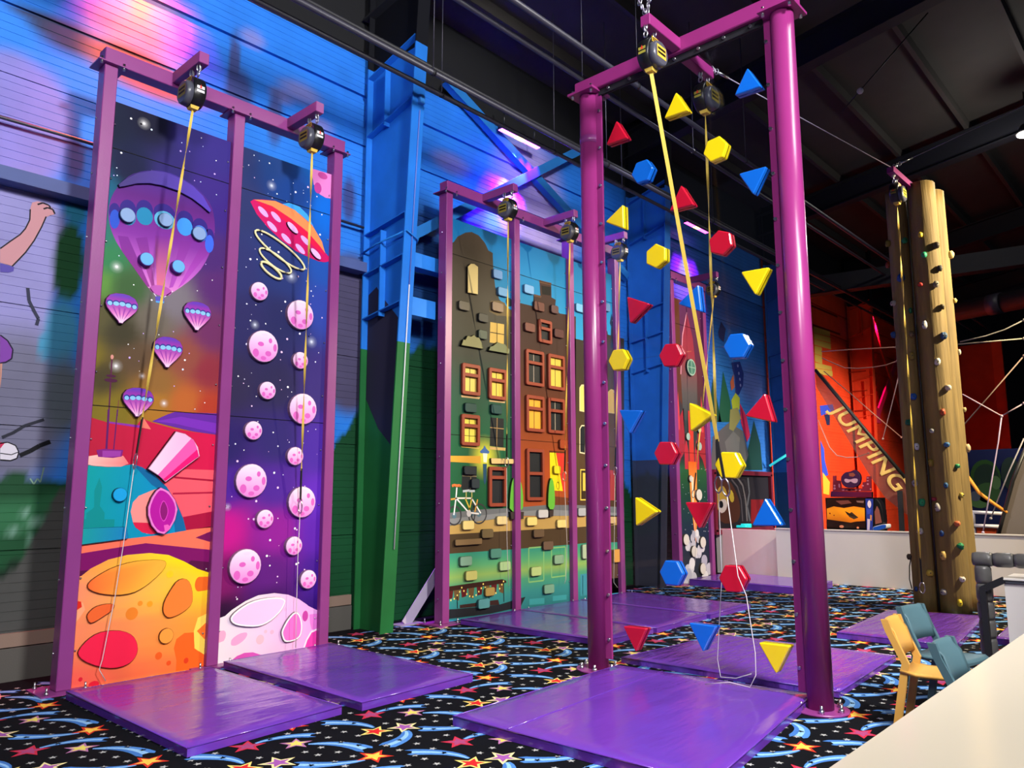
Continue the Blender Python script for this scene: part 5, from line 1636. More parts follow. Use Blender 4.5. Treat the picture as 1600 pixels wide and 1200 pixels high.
rr = random.Random(11)
HL = (list(zip([(-2.478,5.472),(-3.005,4.894),(-2.45,4.381),(-2.493,4.019),(-2.634,3.694),(2.366,5.48),(1.845,5.17),(2.476,4.534),(2.15,4.054)], '#1f7a4c #244a8c #1c6a44 #6a5a44 #8a7a3c #7a6a30 #8c3a2c #9c9890 #244078'.split()))
      + list(zip([(-2.732,3.083),(3.03,2.707),(-2.784,2.346),(-3.106,1.816),(-2.719,1.539),(-2.991,1.128),(-2.54,0.544),(2.084,0.753),(2.627,0.308),(-1.975,1.954)], '#2858b0 #1c6a4c #c8ccd0 #a8a8b0 #2a9060 #c8c4bc #c8b048 #4a4238 #24407c #8c8c84'.split()))
      + list(zip([(3.111,5.494),(-3.038,5.176),(2.854,4.742),(2.927,4.127),(-2.209,5.312),(-2.089,4.96),(-2.459,4.715),(-2.155,4.377),(-2.198,3.945),(-2.746,3.563)], '#d0b83c #3cae80 #c03a34 #c8c8c8 #4c4434 #3c3c3c #8c8674 #5c5238 #44607c #e0dcd0'.split()))
      + list(zip([(2.93,4.121),(-2.29,3.943),(-2.783,3.544),(-2.21,3.179),(-2.701,2.823),(2.855,2.563),(-2.626,2.356),(-1.991,2.052),(-2.864,1.781),(-1.831,1.639),(2.578,2.104),(2.606,1.586),(2.844,1.471),(-2.376,1.244),(2.952,1.107),(-2.245,0.934)], '#c8c8c4 #3c5a88 #dcd8cc #e0d8c4 #b8583c #b0b0b0 #4474a0 #3ca468 #3c6898 #c8b850 #8c7a34 #9c3448 #b8b4ac #d87850 #2c4c88 #2c8c58'.split()))
      + list(zip([(-2.34,0.937),(2.947,0.799),(-2.355,0.481),(2.783,0.295),(-2.615,0.16)], '#2c9060 #d0b068 #dcd8d4 #a8a4a0 #e0c83c'.split()))
      + list(zip([(-1.362,5.276),(-1.361,4.555),(-1.362,3.765),(-1.363,2.897),(-1.364,2.328)], '#d8c890 #c8b060 #c8c0a8 #b8a878 #c8b488'.split())))
for i, ((q, z), c) in enumerate(HL):
    x, y, r = [g for g in LG][0 if i < 19 else (2 if i >= len(HL) - 5 else 1)][:3]
    px_, py_ = x + r * math.cos(q), y + r * math.sin(q)
    s = rr.uniform(.035, .055)
    sc = (rr.uniform(.7, 1.1), rr.uniform(.7, 1.1), rr.uniform(.8, 1.5))
    b = MB().ball((px_ + .02 * math.cos(q), py_ + .02 * math.sin(q), z), s, 8, 5, sc, c, 0, .12, rr)
    b.cyl((px_ + .02 * math.cos(q), py_ + .02 * math.sin(q), z), (px_ + (s * sc[0] + .022) * math.cos(q), py_ + (s * sc[0] + .022) * math.sin(q), z), .009, 6, None, '#303030')
    b.build('climbing_hold', 'hold', pil)
MB().tube([(12.30, 3.13, 6.3), (12.31, 3.15, 4), (12.31, 3.14, 2), (12.31, 3.13, .02)], .014, 6).build('power_cable', 'cable_black', pil)
MB().tube([(12.3,3.444,0.78),(12.3,3.481,0.624),(12.3,3.493,0.442),(12.3,3.469,0.309)], .008, 5).build('power_cable', 'cable_black', pil)
arm = MB().beam((11.80, 3.20, 6.42), (12.45, 3.10, 6.30), .10, .09).build('belay_arm', 'pole_paint', pil)
auto_belay('black and yellow auto belay hanging beside the log pillar', (11.95, 3.18, 6.08), math.pi / 2, (12.05, 3.26, .75), 3.5, [], 6.36, '#d8d040')
for lab, p, q in (('steel guy wire between the clear climbing wall and the log pillar', (6.80, 3.47, 5.98), (11.82, 3.20, 6.47)), ('steel guy wire from the log pillar up to the right', (11.85, 3.18, 6.47), (14.6, .6, 8.3)), ('steel guy wire from the front arm of the clear wall up to the roof', (5.62, 3.48, 6.0), (4.7, 4.3, 8.6)), ('second steel guy wire from the front arm of the clear wall up to the roof', (5.63, 3.48, 6.0), (5.2, 2.4, 9.2))):
    t = thing('guy_wire', lab, 'wire', p, 'steel guy wires')
    MB().tube([p, q], .0065, 5).build('wire_rope', 'galvanised', t)
    d = (Vector(q) - Vector(p)).normalized()
    b = MB()
    for k in range(3):
        torus_link(b, Vector(p) + d * (.03 + .05 * k), .02, .006, 'x' if k % 2 else 'y')
    b.build('shackle', 'steel', t)
    MB().tube([Vector(p) + d * .17, Vector(p) + d * .36], .014, 6).build('turnbuckle', 'steel', t)

# ================================================================== foreground counter, chairs, rail
ct = thing('counter', 'cream white glossy counter top in the near right corner', 'counter', (3, 0, 0))
MB().box(-1.5, 6.3, -1.6, .775, .955, 1.0, bev=.006).build('counter_top', 'laminate', ct)
MB().box(-1.4, 6.2, -1.5, .62, .05, .955).build('counter_body', 'white_paint', ct)
MB().box(-1.4, 6.2, -1.5, .58, 0, .05).build('plinth', 'dark_steel', ct)


def chair(label, X, Y, rot, m, h_=.76):
    t = thing('chair', label, 'chair', (X, Y, 0), 'plastic chairs behind the counter')
    cr, sr = math.cos(rot), math.sin(rot)
    T = lambda x, y, z: (X + x * cr - y * sr, Y + x * sr + y * cr, z)
    w = .17
    prof = [(.085, h_), (.06, h_ - .08), (-.035, .47), (-.02, .40), (.055, .0)]
    for s in (-1, 1):
        b = MB()
        b.rings([[T(s * w - .016, y - .028, z), T(s * w + .016, y - .028, z), T(s * w + .016, y + .022, z), T(s * w - .016, y + .022, z)] for y, z in prof])
        b.build('rear_leg', m, t)
        b = MB()
        b.rings([[T(s * w - .016, -.40 + y, z), T(s * w + .016, -.40 + y, z), T(s * w + .016, -.36 + y, z), T(s * w - .016, -.36 + y, z)] for y, z in ((.0, .41), (-.03, 0))])
        b.build('front_leg', m, t)
    b = MB()
    rs_ = []
    for z, y in ((.52, -.022), (.60, .003), (.68, .03), (h_ - .03, .068), (h_, .08)):
        rs_.append([T(x, y + .02 * (1 - (x / w) ** 2) - dd, z) for dd in (.012,) for x in [w * k / 5 for k in range(-5, 6)]] + [T(x, y + .02 * (1 - (x / w) ** 2) + .004, z) for x in [w * k / 5 for k in range(5, -6, -1)]])
    b.rings(rs_, True, None, 0, True)
    b.build('backrest', m, t)
    b = MB()
    rs_ = []
    for y, dz in ((-.41, -.02), (-.38, 0), (-.25, -.01), (-.1, -.012), (.0, .004)):
        rs_.append([T(x, y, .425 + dz - .008 * (1 - (x / .19) ** 2)) for x in [.19 * k / 5 for k in range(-5, 6)]] + [T(x, y, .40 + dz) for x in [.19 * k / 5 for k in range(5, -6, -1)]])
    b.rings(rs_, True, None, 0, True)
    b.build('seat', m, t)
    MB().add([T(-w, -.37, .36), T(w, -.37, .36), T(w, -.355, .36), T(-w, -.355, .36), T(-w, -.37, .40), T(w, -.37, .40), T(w, -.355, .40), T(-w, -.355, .40)], [(3, 2, 1, 0), (4, 5, 6, 7), (0, 1, 5, 4), (1, 2, 6, 5), (2, 3, 7, 6), (3, 0, 4, 7)]).build('seat_rail', m, t)
    return t


chair('mustard yellow plastic chair behind the counter', 6.22, 1.83, .05, 'chair_yellow')
chair('teal plastic chair behind the yellow chair, beside the log mat', 6.95, 1.91, -.2, 'chair_teal')
chair('teal plastic chair nearest the counter edge, right of the yellow chair', 5.52, 1.33, -.05, 'chair_teal', .75)
tb = thing('low_table', 'low white table between the chairs', 'table', (7.0, 1.2, 0))
MB().box(6.75, 7.5, .70, 1.40, .42, .45, bev=.008).build('table_top', 'white_paint', tb)
for x in (6.85, 7.4):
    for y in (.8, 1.3):
        MB().cyl((x, y, 0), (x, y, .42), .02, 10).build('leg', 'dark_steel', tb)

rl = thing('padded_rail', 'grey padded barrier rail with post behind the counter', 'rail', (8.5, 1.78, 0))
for k in range(6):
    z0, z1 = k * .165, (k + 1) * .165 - .004
    b = MB()
    b.rings([[(8.5 + r_ * math.cos(q), 1.765 + r_ * math.sin(q), z) for q in [2 * math.pi * i / 14 for i in range(14)]] for z, r_ in ((z0, .062), (z0 + .03, .07), (z1 - .03, .07), (z1, .062))], True, None, 0, True)
    b.build('post_pad', 'grey_pad', rl)
for k in range(5):
    y1, y0 = 1.84 - k * .17, 1.84 - (k + 1) * .17 + .004
    b = MB()
    b.rings([[(8.5 + r_ * math.cos(q), y, 1.045 + r_ * math.sin(q)) for q in [2 * math.pi * i / 14 for i in range(14)]] for y, r_ in ((y1, .058), (y1 - .03, .068), (y0 + .03, .068), (y0, .058))], True, None, 0, True)
    b.build('rail_pad', 'grey_pad', rl)
MB().beam((8.40, 1.755, .78), (8.40, 1.58, .875), .05, .06).build('hand_bar', 'dark_steel', rl)
MB().beam((8.40, 1.755, .0), (8.40, 1.755, .80), .05, .06).build('hand_bar', 'dark_steel', rl)
bx = thing('white_cabinet', 'white cabinet standing beside the grey padded rail', 'cabinet', (8.7, 1.2, 0))
MB().box(8.42, 9.0, .6, 1.585, 0, .84).build('cabinet_body', 'cabinet_white', bx)
MB().box(8.40, 9.02, .58, 1.60, .84, .875, bev=.008).build('cabinet_top', 'grey_plastic', bx)
MB().box(8.39, 9.03, .57, 1.61, .875, .885).build('cabinet_lid', 'cabinet_white', bx)

# ================================================================== far part of the hall
# painted snowboarder mural on the blue wall
a = Art(PLY(WY - .006))
for P, c, L in (([(15.442,3.25),(15.768,4.252),(16.095,3.295)], '#1c4c40', 1), ([(15.941,3.284),(16.275,4.484),(16.562,3.831),(16.677,3.334)], '#245a48', 1),
                ([(17.064,2.23),(17.47,2.908),(17.758,3.447),(18.054,2.884),(18.105,2.253)], '#1c4440', 1), ([(15.504,2.195),(15.662,2.939),(16.461,3.307),(17.154,3.148),(17.381,2.595),(17.064,2.23)], '#5c6068', 2),
                ([(16.211,2.846),(16.657,3.119),(16.971,2.985),(16.882,2.627),(16.293,2.604)], '#70747c', 3),
                ([(16.698,4.74),(17.148,4.824),(17.32,4.555),(17.263,4.259),(17.013,4),(16.849,4.01),(16.855,4.372)], '#20307c', 3), ([(16.601,4.267),(16.782,4.467),(16.808,4.16),(16.637,4.066)], '#b86048', 6),
                ([(16.616,3.836),(16.851,4.036),(17.062,3.927),(17.009,3.665),(16.689,3.462)], '#a8b83c', 4), ([(16.542,3.614),(16.929,3.696),(17.072,3.451),(16.657,3.119),(16.448,3.156)], '#8c8c5c', 5),
                ([(17.051,3.809),(17.361,3.523),(17.515,3.066),(17.326,2.901),(17.062,3.347)], '#c02c58', 3), ([(16.116,5.377),(16.271,5.658),(16.498,5.514),(16.362,5.184),(16.158,5.256)], '#3a3c6c', 3)):
    a.poly(P, c, L)
for e in [(17.025,4.703,0.079,0.037),(17.064,4.525,0.079,0.037),(17.106,4.386,0.074,0.037),(17.121,4.244,0.068,0.037)]:
    a.ring((e[0], e[1], e[3], e[3]), .03, '#8088c8', 5)
a.build('painted_snowboarder', 'print', wl)['kind'] = 'stuff'
bm = thing('framed_mural', 'dark maroon framed painting of a brown animal head on the blue wall', 'mural', (16.2, 8.2, .8))
P = [(15.343,2.141),(18.165,2.154),(17.969,0.87),(15.251,0.995)]
x0, x1, z0, z1 = P[0][0], P[1][0], P[2][1], P[0][1]
MB().box(x0, x1, 8.17, 8.29, z0, z1, '#26242c').build('backing_board', 'print', bm)
for q in ((x0 - .05, x1 + .05, z1 - .04, z1 + .06), (x0 - .05, x1 + .05, z0 - .06, z0 + .04), (x0 - .06, x0 + .04, z0, z1), (x1 - .04, x1 + .06, z0, z1)):
    MB().box(q[0], q[1], 8.10, 8.2, q[2], q[3], '#6c2034').build('frame_bar', 'print', bm)
a = Art(PLY(8.168))
a.poly(smoothpoly([(15.414,1.989),(15.553,2.04),(15.893,1.996),(16.136,1.966),(16.37,1.768),(16.564,1.499),(16.572,1.198),(16.372,1.019),(15.605,1.04),(15.395,1.348)], 1), '#4a2c24', 1)
a.poly(smoothpoly([(15.444,1.539),(15.53,1.765),(15.708,1.863),(15.878,1.831),(16.001,1.635),(15.981,1.405),(15.625,1.281),(15.465,1.379)], 1), '#a88c3c', 2)
a.poly(smoothpoly([(16.051,1.8),(16.258,1.734),(16.312,1.534),(16.163,1.469),(16.036,1.635)], 1), '#b09c3c', 2)
a.poly(smoothpoly([(15.503,1.443),(15.648,1.554),(15.89,1.569),(15.985,1.454),(15.866,1.293),(15.622,1.248)], 1), '#b8b0b8', 3)
a.poly(smoothpoly([(15.538,1.458),(15.647,1.538),(15.764,1.505),(15.771,1.391),(15.632,1.361)], 1), '#16161c', 4)
for s, w_, c in (([(16.211,2),(16.485,1.836),(16.641,1.532),(16.669,1.061)], .05, '#54505c'), ([(16.505,2.038),(16.748,1.871),(16.865,1.531),(16.893,1.056)], .06, '#6c6870'), ([(17.03,2.046),(17.072,1.702),(16.927,1.394),(17.045,1.052)], .07, '#5c606c')):
    a.line(s, w_, c, 2)
a.poly([(17.134,1.547),(17.807,1.543),(17.664,0.984),(17.078,1)], '#7c1c24', 2)
a.build('painted_picture', 'print', bm)
nb = thing('neon_tube', 'glowing cyan neon dash on the blue corner column', 'light', (18.3, 7.7, 2.6))
MB().tube([(18.3,8.193,2.357),(18.3,7.959,2.495),(18.3,7.747,2.614)], .03, 6).build('glass_tube', 'screen', nb)
for ob in nb.children:
    ob.data.attributes['Col'].data.foreach_set('color', np.tile(np.array((.05, .8, .8, 1), dtype=np.float32), len(ob.data.vertices)))
nb = thing('neon_tube', 'glowing cyan neon strip lying behind the low white wall', 'light', (15.9, 7.3, 1.0))
MB().tube([(15.9,7.931,0.974),(15.9,7.604,0.982)], .03, 6, col='#20e0d8').tube([(15.9,7.825,1.009),(15.9,7.602,1.014)], .03, 6, col='#20e0d8').build('glass_tube', 'screen', nb)

# yellow block lettering and bricks painted on the orange wall
a = Art(PLY(WY - .006))
for s in ('a',):
    for P in ([(21.912,6.457),(23.179,6.502),(23.185,6.344),(21.914,6.269)], [(21.912,6.257),(23.181,6.319),(23.201,6.163),(21.917,6.093)], [(21.916,6.081),(23.197,6.138),(23.192,5.955),(21.909,5.916)], [(21.917,5.894),(22.46,5.912),(22.433,5.659),(21.894,5.658)], [(21.892,5.646),(22.431,5.647),(22.414,5.42),(21.876,5.423)], [(21.872,5.399),(23.133,5.437),(23.165,5.321),(21.866,5.236)], [(21.864,5.224),(23.176,5.31),(23.2,5.144),(21.853,5.073)]):
        a.poly(P, '#c8a84c', 1)
    a.line([(21.854,7.061),(23.897,7.08)], .06, '#6c1408', 1)
    a.line([(21.859,6.495),(24.042,6.55)], .06, '#6c1408', 1)
    for y in (0,):
        a.poly([(22.033,4.165),(23.046,4.293),(23.133,4.129),(22.096,3.881)], '#3044b0', 2)
        a.poly([(21.934,3.175),(22.164,2.942),(22.166,2.616),(22.372,2.214),(21.929,2.126),(21.911,2.688)], '#3450c8', 2)
        a.poly([(22.321,3.94),(22.768,3.973),(22.716,3.654),(22.492,3.64)], '#202848', 3)
        a.poly([(21.955,2.287),(22.449,2.011),(22.335,1.646),(21.913,1.686)], '#c8b83c', 3)
a.build('painted_blocks', 'print', wl)['kind'] = 'stuff'
a = Art(PLX(24.48))
for y in range(3):
    a.line([(7.75, 4.2 + .6 * y), (8.25, 4.2 + .6 * y)], .03, '#7c1c0c', 1)
a.build('painted_joints', 'print', wl)
for P, lab in (([(6.17,6.764),(5.127,6.186),(5.473,3.018),(6.44,3.23)], 'a'), ([(7.944,7.238),(7.539,6.948),(7.801,3.288),(8.219,3.306)], 'b')):
    y0, y1 = min(p[0] for p in P), max(p[0] for p in P)
    z0, z1 = min(p[1] for p in P), max(p[1] for p in P)
    w_ = struct(MB().box(30, 30.2, y0, y1, 0, z1, '#c03c14').build('wall_end', 'wall_paint'))
    MB().box(29.9, 30, y0 - .05, y0 + .25, 0, z1, '#d84818').build('wall_pilaster', 'wall_paint', w_)
for lab, p, q, c in (('pink lit diagonal brace on the far orange wall', (26.4, 8.1, 4.2), (30.5, 8.1, 7.7), '#c02c50'), ('orange diagonal brace crossing the pink one on the far wall', (26.2, 8.05, 7.6), (30.5, 8.05, 2.6), '#d84c28')):  # pink light on the first brace is put into its colour
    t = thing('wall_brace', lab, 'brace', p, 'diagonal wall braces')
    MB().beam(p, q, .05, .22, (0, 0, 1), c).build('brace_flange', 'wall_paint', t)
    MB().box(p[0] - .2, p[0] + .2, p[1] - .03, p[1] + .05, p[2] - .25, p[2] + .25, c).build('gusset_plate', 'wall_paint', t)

# arcade cabinet
ar = thing('arcade_machine', 'arcade cabinet with orange screen and goggled helmet sign behind the low wall', 'arcade machine', (17.4, 5.8, 0))
P = [(6.411,1.589),(5.42,1.573),(5.24,1.481),(5.261,0.925),(6.452,0.915)]
y1, y0 = P[0][0], P[1][0]
yr, zt_ = P[3][0], P[0][1]
MB().box(17.03, 17.8, y0, y1, 0, zt_, '#141014').build('cabinet_body', 'print', ar)
a = Art(PLX(17.03))
a.box(17.015, 17.03, y0 + .12, y1 - .03, .75, zt_ - .03, '#0c080a')
a.build('screen_bezel', 'print', ar)
a = Art(PLX(17.012))
a.poly([(6.377,1.572),(5.588,1.567),(5.616,0.967),(6.414,0.946)], '#1c0c08', 1)
a.bands([(6.383,1.357),(6.232,1.405),(6.023,1.372),(5.813,1.409),(5.6,1.376),(5.612,1.11),(5.788,1.095),(5.904,1.07),(6.133,1.1),(6.391,1.13)], stops([(1.1, '#b85c10'), (1.3, '#e08418'), (1.5, '#c86410')]), 2, 4)
a.poly([(6.009,1.313),(5.962,1.232),(5.867,1.292),(5.737,1.177),(5.83,1.141),(5.919,1.186)], '#38281c', 3)
a.poly([(6.189,1.524),(5.92,1.537),(5.855,1.478),(6.077,1.442)], '#5c3028', 3)
a.poly([(5.76,1.526),(5.602,1.526),(5.616,1.48),(5.74,1.491)], '#6c4c44', 3)
for e in [(6.094,0.984,0.047,0.029),(5.762,0.969,0.025,0.021),(6.324,1.256,0.017,0.017),(6.238,1.216,0.014,0.012)]:
    a.ell(e, '#c07050' if e[1] < 1.0 else '#6c1c10', 3)
a.build('screen', 'screen', ar)
a = Art(PLX(17.01))
a.poly([(5.571,1.572),(5.415,1.567),(5.469,0.914),(5.586,0.916)], '#2c3c98', 1)
a.poly(smoothpoly([(5.538,1.48),(5.5,1.549),(5.464,1.503),(5.464,1.423),(5.501,1.365),(5.536,1.422)], 1), '#e8d8e8', 2)
for s, c in (([(5.556,1.365),(5.468,1.354),(5.496,1.262),(5.553,1.249)], '#3c50c0'), ([(5.559,1.157),(5.504,1.147),(5.529,0.929),(5.579,0.928)], '#d0c0d8'), ([(5.498,1.239),(5.465,1.228),(5.478,1.113),(5.505,1.135)], '#d89058')):
    a.poly(s, c, 2)
a.build('side_print', 'print', ar)
h = Art(PLX(17.3))
h.slab(roundpoly([(5.415,1.573),(5.355,1.561),(5.295,1.47),(5.261,1.322),(5.257,1.061),(5.468,1.011),(5.444,1.297)], .05), .25, '#141418', '#18141c', .01)
h.d0 = .25
h.poly([(5.364,1.424),(5.325,1.344),(5.288,1.083),(5.456,1.034),(5.452,1.262),(5.409,1.32)], '#8c5048', 2)
h.build('seat_pod', 'print', ar)
h = Art(PLX(17.3))
h.slab(roundpoly([(5.464,0.988),(5.347,1.025),(5.258,1.05),(5.189,1.051),(5.195,0.972),(5.331,0.923),(5.464,0.914)], .03), .3, '#1c50b8', '#e8e8f0', .01)
h.build('ride_platform', 'print', ar)
h = Art(PLX(17.1))
h.slab([(6.272,1.727),(5.434,1.711),(5.441,1.59),(6.291,1.607)], .1, grad((5.4, 0), '#6c1430', (6.3, 0), '#3c1440'), '#1c0c18', .01)
h.build('marquee_strip', 'print', ar)
h = Art(PLX(17.1))
h.slab([(6.26,1.727),(6.234,2.061),(6.168,2.06),(6.169,1.959),(6.081,1.951),(6.067,1.797),(5.642,1.782),(5.622,1.91),(5.554,1.921),(5.541,2.031),(5.446,2.035),(5.461,1.723)], .03, '#7c2438', '#3c1020', .004)
h.d0 = .03
for e in [(6.215,1.786,0.026,0.026),(6.211,1.846,0.024,0.021),(6.111,1.845,0.016,0.048),(5.627,1.84,0.027,0.016),(5.515,2.001,0.022,0.012),(5.519,1.943,0.022,0.012),(5.523,1.874,0.02,0.021),(5.474,1.769,0.016,0.016),(6.035,1.749,0.026,0.014),(5.953,1.755,0.026,0.014),(5.861,1.748,0.025,0.014),(5.769,1.75,0.025,0.014),(5.689,1.747,0.02,0.014)]:
    h.ell(e, '#c87890', 1, 0, 8)
h.build('sign_board', 'print', ar)
h = Art(PLX(17.05))
h.slab(smoothpoly([(6.04,1.951),(6.016,2.057),(5.93,2.127),(5.813,2.142),(5.742,2.182),(5.676,2.133),(5.625,2.05),(5.631,1.945),(5.671,1.852),(5.766,1.794),(5.916,1.796),(6.005,1.855)], 1), .08, '#3a1c40', '#200c20', .006)
h.d0 = .08
h.poly(smoothpoly([(5.969,1.962),(5.938,1.997),(5.847,1.966),(5.765,1.994),(5.685,1.987),(5.69,1.922),(5.737,1.888),(5.799,1.906),(5.832,1.936),(5.886,1.901),(5.943,1.914)], 1), '#b890a8', 1)
h.poly([(5.862,2.102),(5.769,2.112),(5.726,2.064),(5.774,2.029),(5.854,2.042)], '#8c4838', 1)
h.build('helmet_sign', 'print', ar)

# banner with lettering on a sloping pole
bn = thing('sloping_banner', 'sloping brown mesh banner reading JUMPING in yellow letters beside the log pillar', 'banner', (16.4, 5.6, 2.5))
P = [(6.226,4.27),(6.077,4.192),(4.599,1.979),(4.573,1.229),(4.984,1.588),(5.23,1.989),(6.215,3.927)]
h = Art(PLX(16.4))
h.slab(P, .012, '#ffffff', None, 0)
h.build('mesh_cloth', 'mesh_cloth', bn)
q0, q1 = [(16.36,6.209,4.295),(16.36,4.588,1.978)]
MB().tube([q0, q1], .035, 8).build('banner_pole', 'cable_black', bn)
q0, q1 = [(16.3,4.685,1.728),(16.3,4.713,0.94)]
MB().beam(q0, (q1[0], q1[1], 0), .08, .08).build('support_post', 'dark_steel', bn)
fc = bpy.data.curves.new('letters', 'FONT')
fc.body = 'JUMPING'
fc.size = 1.0
fc.extrude = 0.02
fc.bevel_depth = 0.016
fc.bevel_resolution = 0
fc.align_x = 'CENTER'
fc.align_y = 'CENTER'
to = bpy.data.objects.new('letters', fc)
COL.objects.link(to)
bpy.context.view_layer.update()
tm = bpy.data.meshes.new_from_object(to.evaluated_get(bpy.context.evaluated_depsgraph_get()))
bpy.data.objects.remove(to)
pa, pb = [(5.727,3.336),(4.739,1.855)]
d = Vector((-(pb[0] - pa[0]), pb[1] - pa[1]))
ln = d.length
d.normalize()
u = Vector((-d.y, d.x))
xs_ = [v.co.x for v in tm.vertices]
wid = max(xs_) - min(xs_)
sx, sy = ln * 1.17 / wid, .46
cy_, cz_ = (pa[0] + pb[0]) / 2, (pa[1] + pb[1]) / 2
h = MB()
h.add([(16.38 - v.co.z * .3, cy_ - (d.x * (v.co.x + .18 * v.co.y) * sx + u.x * v.co.y * sy), cz_ + d.y * (v.co.x + .18 * v.co.y) * sx + u.y * v.co.y * sy) for v in tm.vertices], [tuple(p.vertices) for p in tm.polygons], '#e0bc6c')
h.build('lettering', 'print', bn)

# ropes of the far rope course
ropes = (
    ('white rope stretched across the far orange wall', 'X16.8', [(16.8,6.214,4.75),(16.8,5.621,4.717),(16.8,4.701,4.647)], '#e0a890'),
    ('sagging pale rope below the straight one on the orange wall', 'X16.8', [(16.8,6.213,4.608),(16.8,5.973,4.464),(16.8,5.745,4.337),(16.8,5.484,4.295),(16.8,5.162,4.284),(16.8,4.925,4.299),(16.8,4.705,4.356)], '#e0a890'),
    ('pale rope running down behind the sloping banner', 'X17.2', [(17.2,6.338,4.377),(17.2,5.783,3.809),(17.2,5.339,3.338),(17.2,4.835,2.823)], '#d89880'),
    ('pale rope falling from the log pillar to the banner', 'X17.2', [(17.2,4.801,4.115),(17.2,4.985,3.494),(17.2,5.201,2.812)], '#d0a8a0'),
    ('dark rope sagging left of the banner', 'X17.2', [(17.2,6.53,3.295),(17.2,6.314,2.679),(17.2,6.17,2.5),(17.2,5.96,2.446),(17.2,5.75,2.448),(17.2,5.509,2.522)], '#d0a098'),
    ('white rope leaving the log pillar to the right', 'X15.5', [(15.5,3.297,4.331),(15.5,2.294,4.296)], '#c8c0a8'),
    ('grey rope with shackle above the white rope on the right', 'X15.4', [(15.4,3.242,4.355),(15.4,2.84,4.403),(15.4,2.545,4.474),(15.4,2.253,4.598)], '#a8a498'),
    ('lilac rope from the log pillar down to the knot', 'X15.4', [(15.4,3.273,3.412),(15.4,2.711,2.984)], '#c0a8b0'),
    ('lilac rope from the knot up to the right edge', 'X15.4', [(15.4,2.711,2.984),(15.4,2.37,3.177)], '#c0a8b0'),
    ('lilac rope hanging from the knot to the low wall', 'X15.4', [(15.4,2.711,2.984),(15.4,2.794,2.549),(15.4,2.968,1.788),(15.4,3.144,1.005)], '#b8a8c0'),
    ('tan rope rising diagonally right of the log pillar', 'X15.6', [(15.6,3.338,2.882),(15.6,2.334,4.013)], '#a08878'),
    ('grey rope along the edge of the grey tarpaulin', 'X15.5', [(15.5,2.434,2.591),(15.5,2.714,2.003),(15.5,3.03,1.243)], '#989498'),
    ('orange strap sagging right of the log pillar', 'X15.5', [(15.5,3.334,1.983),(15.5,3.17,1.68),(15.5,2.99,1.516),(15.5,2.794,1.355)], '#d88c34'))
for lab, _p, P, c in ropes:
    t = thing('climbing_rope', lab, 'rope', P[0], 'ropes of the far rope course')
    MB().tube(P, .011 if 'strap' not in lab else .03, 6, col=c).build('rope_strand', 'print', t)
    MB().ball(P[-1], .025, 8, 6, col=c).build('rope_knot', 'print', t)

# dark mural board, white goal frame and grey tarpaulin at the right edge
mb_ = thing('mural_board', 'dark blue painted board with green and grey swirls right of the log pillar', 'mural', (20, 4, .5))
P = [(4.28,2.654),(3.302,2.642),(3.164,2.59),(3.273,1.265),(4.319,1.251)]
y0, y1, z0, z1 = min(p[0] for p in P), max(p[0] for p in P), min(p[1] for p in P), max(p[1] for p in P)
MB().box(20.0, 20.08, y0, y1, 0, z1, '#141c40').build('board', 'print', mb_)
a = Art(PLX(19.995))
for e, c, L in zip([(3.938,2.03,0.3,0.398),(3.923,2.01,0.249,0.322),(3.915,1.689,0.248,0.226),(3.443,2.096,0.192,0.372),(4.097,1.5,0.201,0.152),(3.749,1.913,0.098,0.15),(4.172,1.613,0.101,0.114)], ('#23421f', '#1a2c24', '#2c4a28', '#20302c', '#3a5a34', '#42603c', '#3c4450'), (1, 2, 3, 1, 3, 4, 4)):
    a.ell(e, c, L)
a.build('painted_swirls', 'print', mb_)
gy0, gy1 = [p[0] for p in [(3.456,1.067),(3.033,1.077)]]
gf = thing('goal_frame', 'white framed soccer game behind the low wall right of the log pillar', 'game', (16.2, 3, .7))
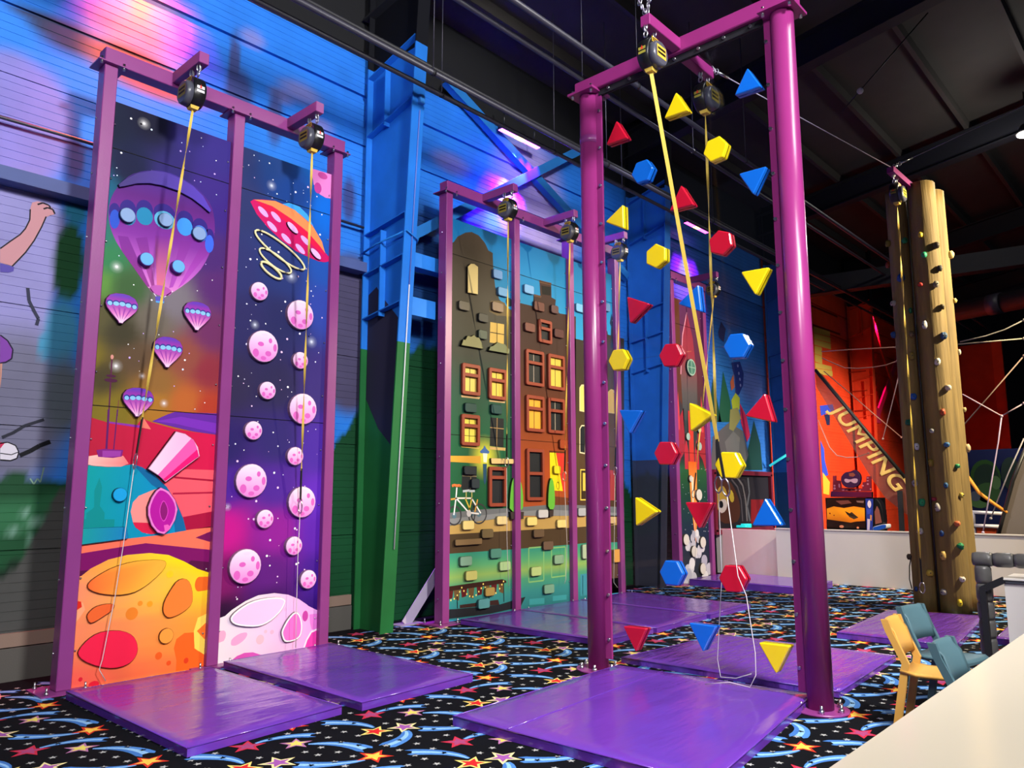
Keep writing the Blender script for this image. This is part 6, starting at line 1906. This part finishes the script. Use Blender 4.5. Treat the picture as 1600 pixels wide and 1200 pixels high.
for s in ([(16.2,3.491,1.335),(16.2,2.962,1.311)], [(16.2,3.443,1.328),(16.2,3.457,1.051)], [(16.2,3.441,1.09),(16.2,3.033,1.085)]):
    MB().tube(s, .035, 6, col='#d8d4d8').build('frame_tube', 'print', gf)
for y_ in (gy0, gy1):
    MB().tube([(16.2, y_, 0), (16.2, y_, 1.1)], .03, 6, col='#d8d4d8').build('frame_tube', 'print', gf)
h = Art(PLX(16.25))
h.slab([(3.507,1.31),(3.455,1.311),(3.467,1.065),(3.515,1.064)], .03, '#a82028', None, .004)
h.build('red_panel', 'print', gf)
h = Art(PLX(16.3))
h.slab([(3.416,1.065),(3.093,1.058),(3.117,0.929),(3.426,0.926)], .05, '#c85028', '#282028', .004)
h.build('toy_panel', 'print', gf)
tp = thing('grey_tarpaulin', 'grey tarpaulin sloping down at the right edge behind the low wall', 'tarpaulin', (15.6, 2.6, .9))
h = Art(PLX(15.6))
h.slab([(2.454,2.47),(2.562,2.14),(2.706,1.737),(2.881,1.128),(2.982,0.808),(3.024,0.448),(2.384,0.484),(2.272,2.534)], .03, '#6a625e', None, .006)
h.build('tarp_sheet', 'matte', tp)
MB().tube([(15.5,2.453,2.364),(15.5,2.653,1.88),(15.5,2.853,1.247),(15.5,2.938,0.965)], .03, 6).build('tarp_pole', 'cable_black', tp)

# high-bay lamp at the right edge of the view
hb = thing('high_bay_lamp', 'bright high-bay lamp under the roof at the right edge', 'lamp', (17.5, 2.2, 8.72))
MB().cyl((17.5, 2.2, 8.72), (17.5, 2.2, 8.9), .2, 20, .1).build('lamp_housing', 'dark_steel', hb)
MB().cyl((17.5, 2.2, 8.70), (17.5, 2.2, 8.715), .18, 20).build('lamp_lens', 'lamp_glow', hb)
MB().cyl((17.5, 2.2, 8.9), (17.5, 2.2, 9.6), .012, 6).build('hanger_rod', 'dark_steel', hb)
sp = thing('cable_spotter', 'black roof cable with a small white fitting over the log pillar', 'cable', (14, 2.6, 9))
p, q = [(13,4.223,8.156)][0], [(13,2.786,9.35)][0]
MB().tube([p, q], .012, 5).build('cable_run', 'cable_black', sp)
m_ = [(13,3.9,8.421)][0]
MB().ball(m_, .055, 10, 6, col='#c8c4c0').build('fitting', 'print', sp)
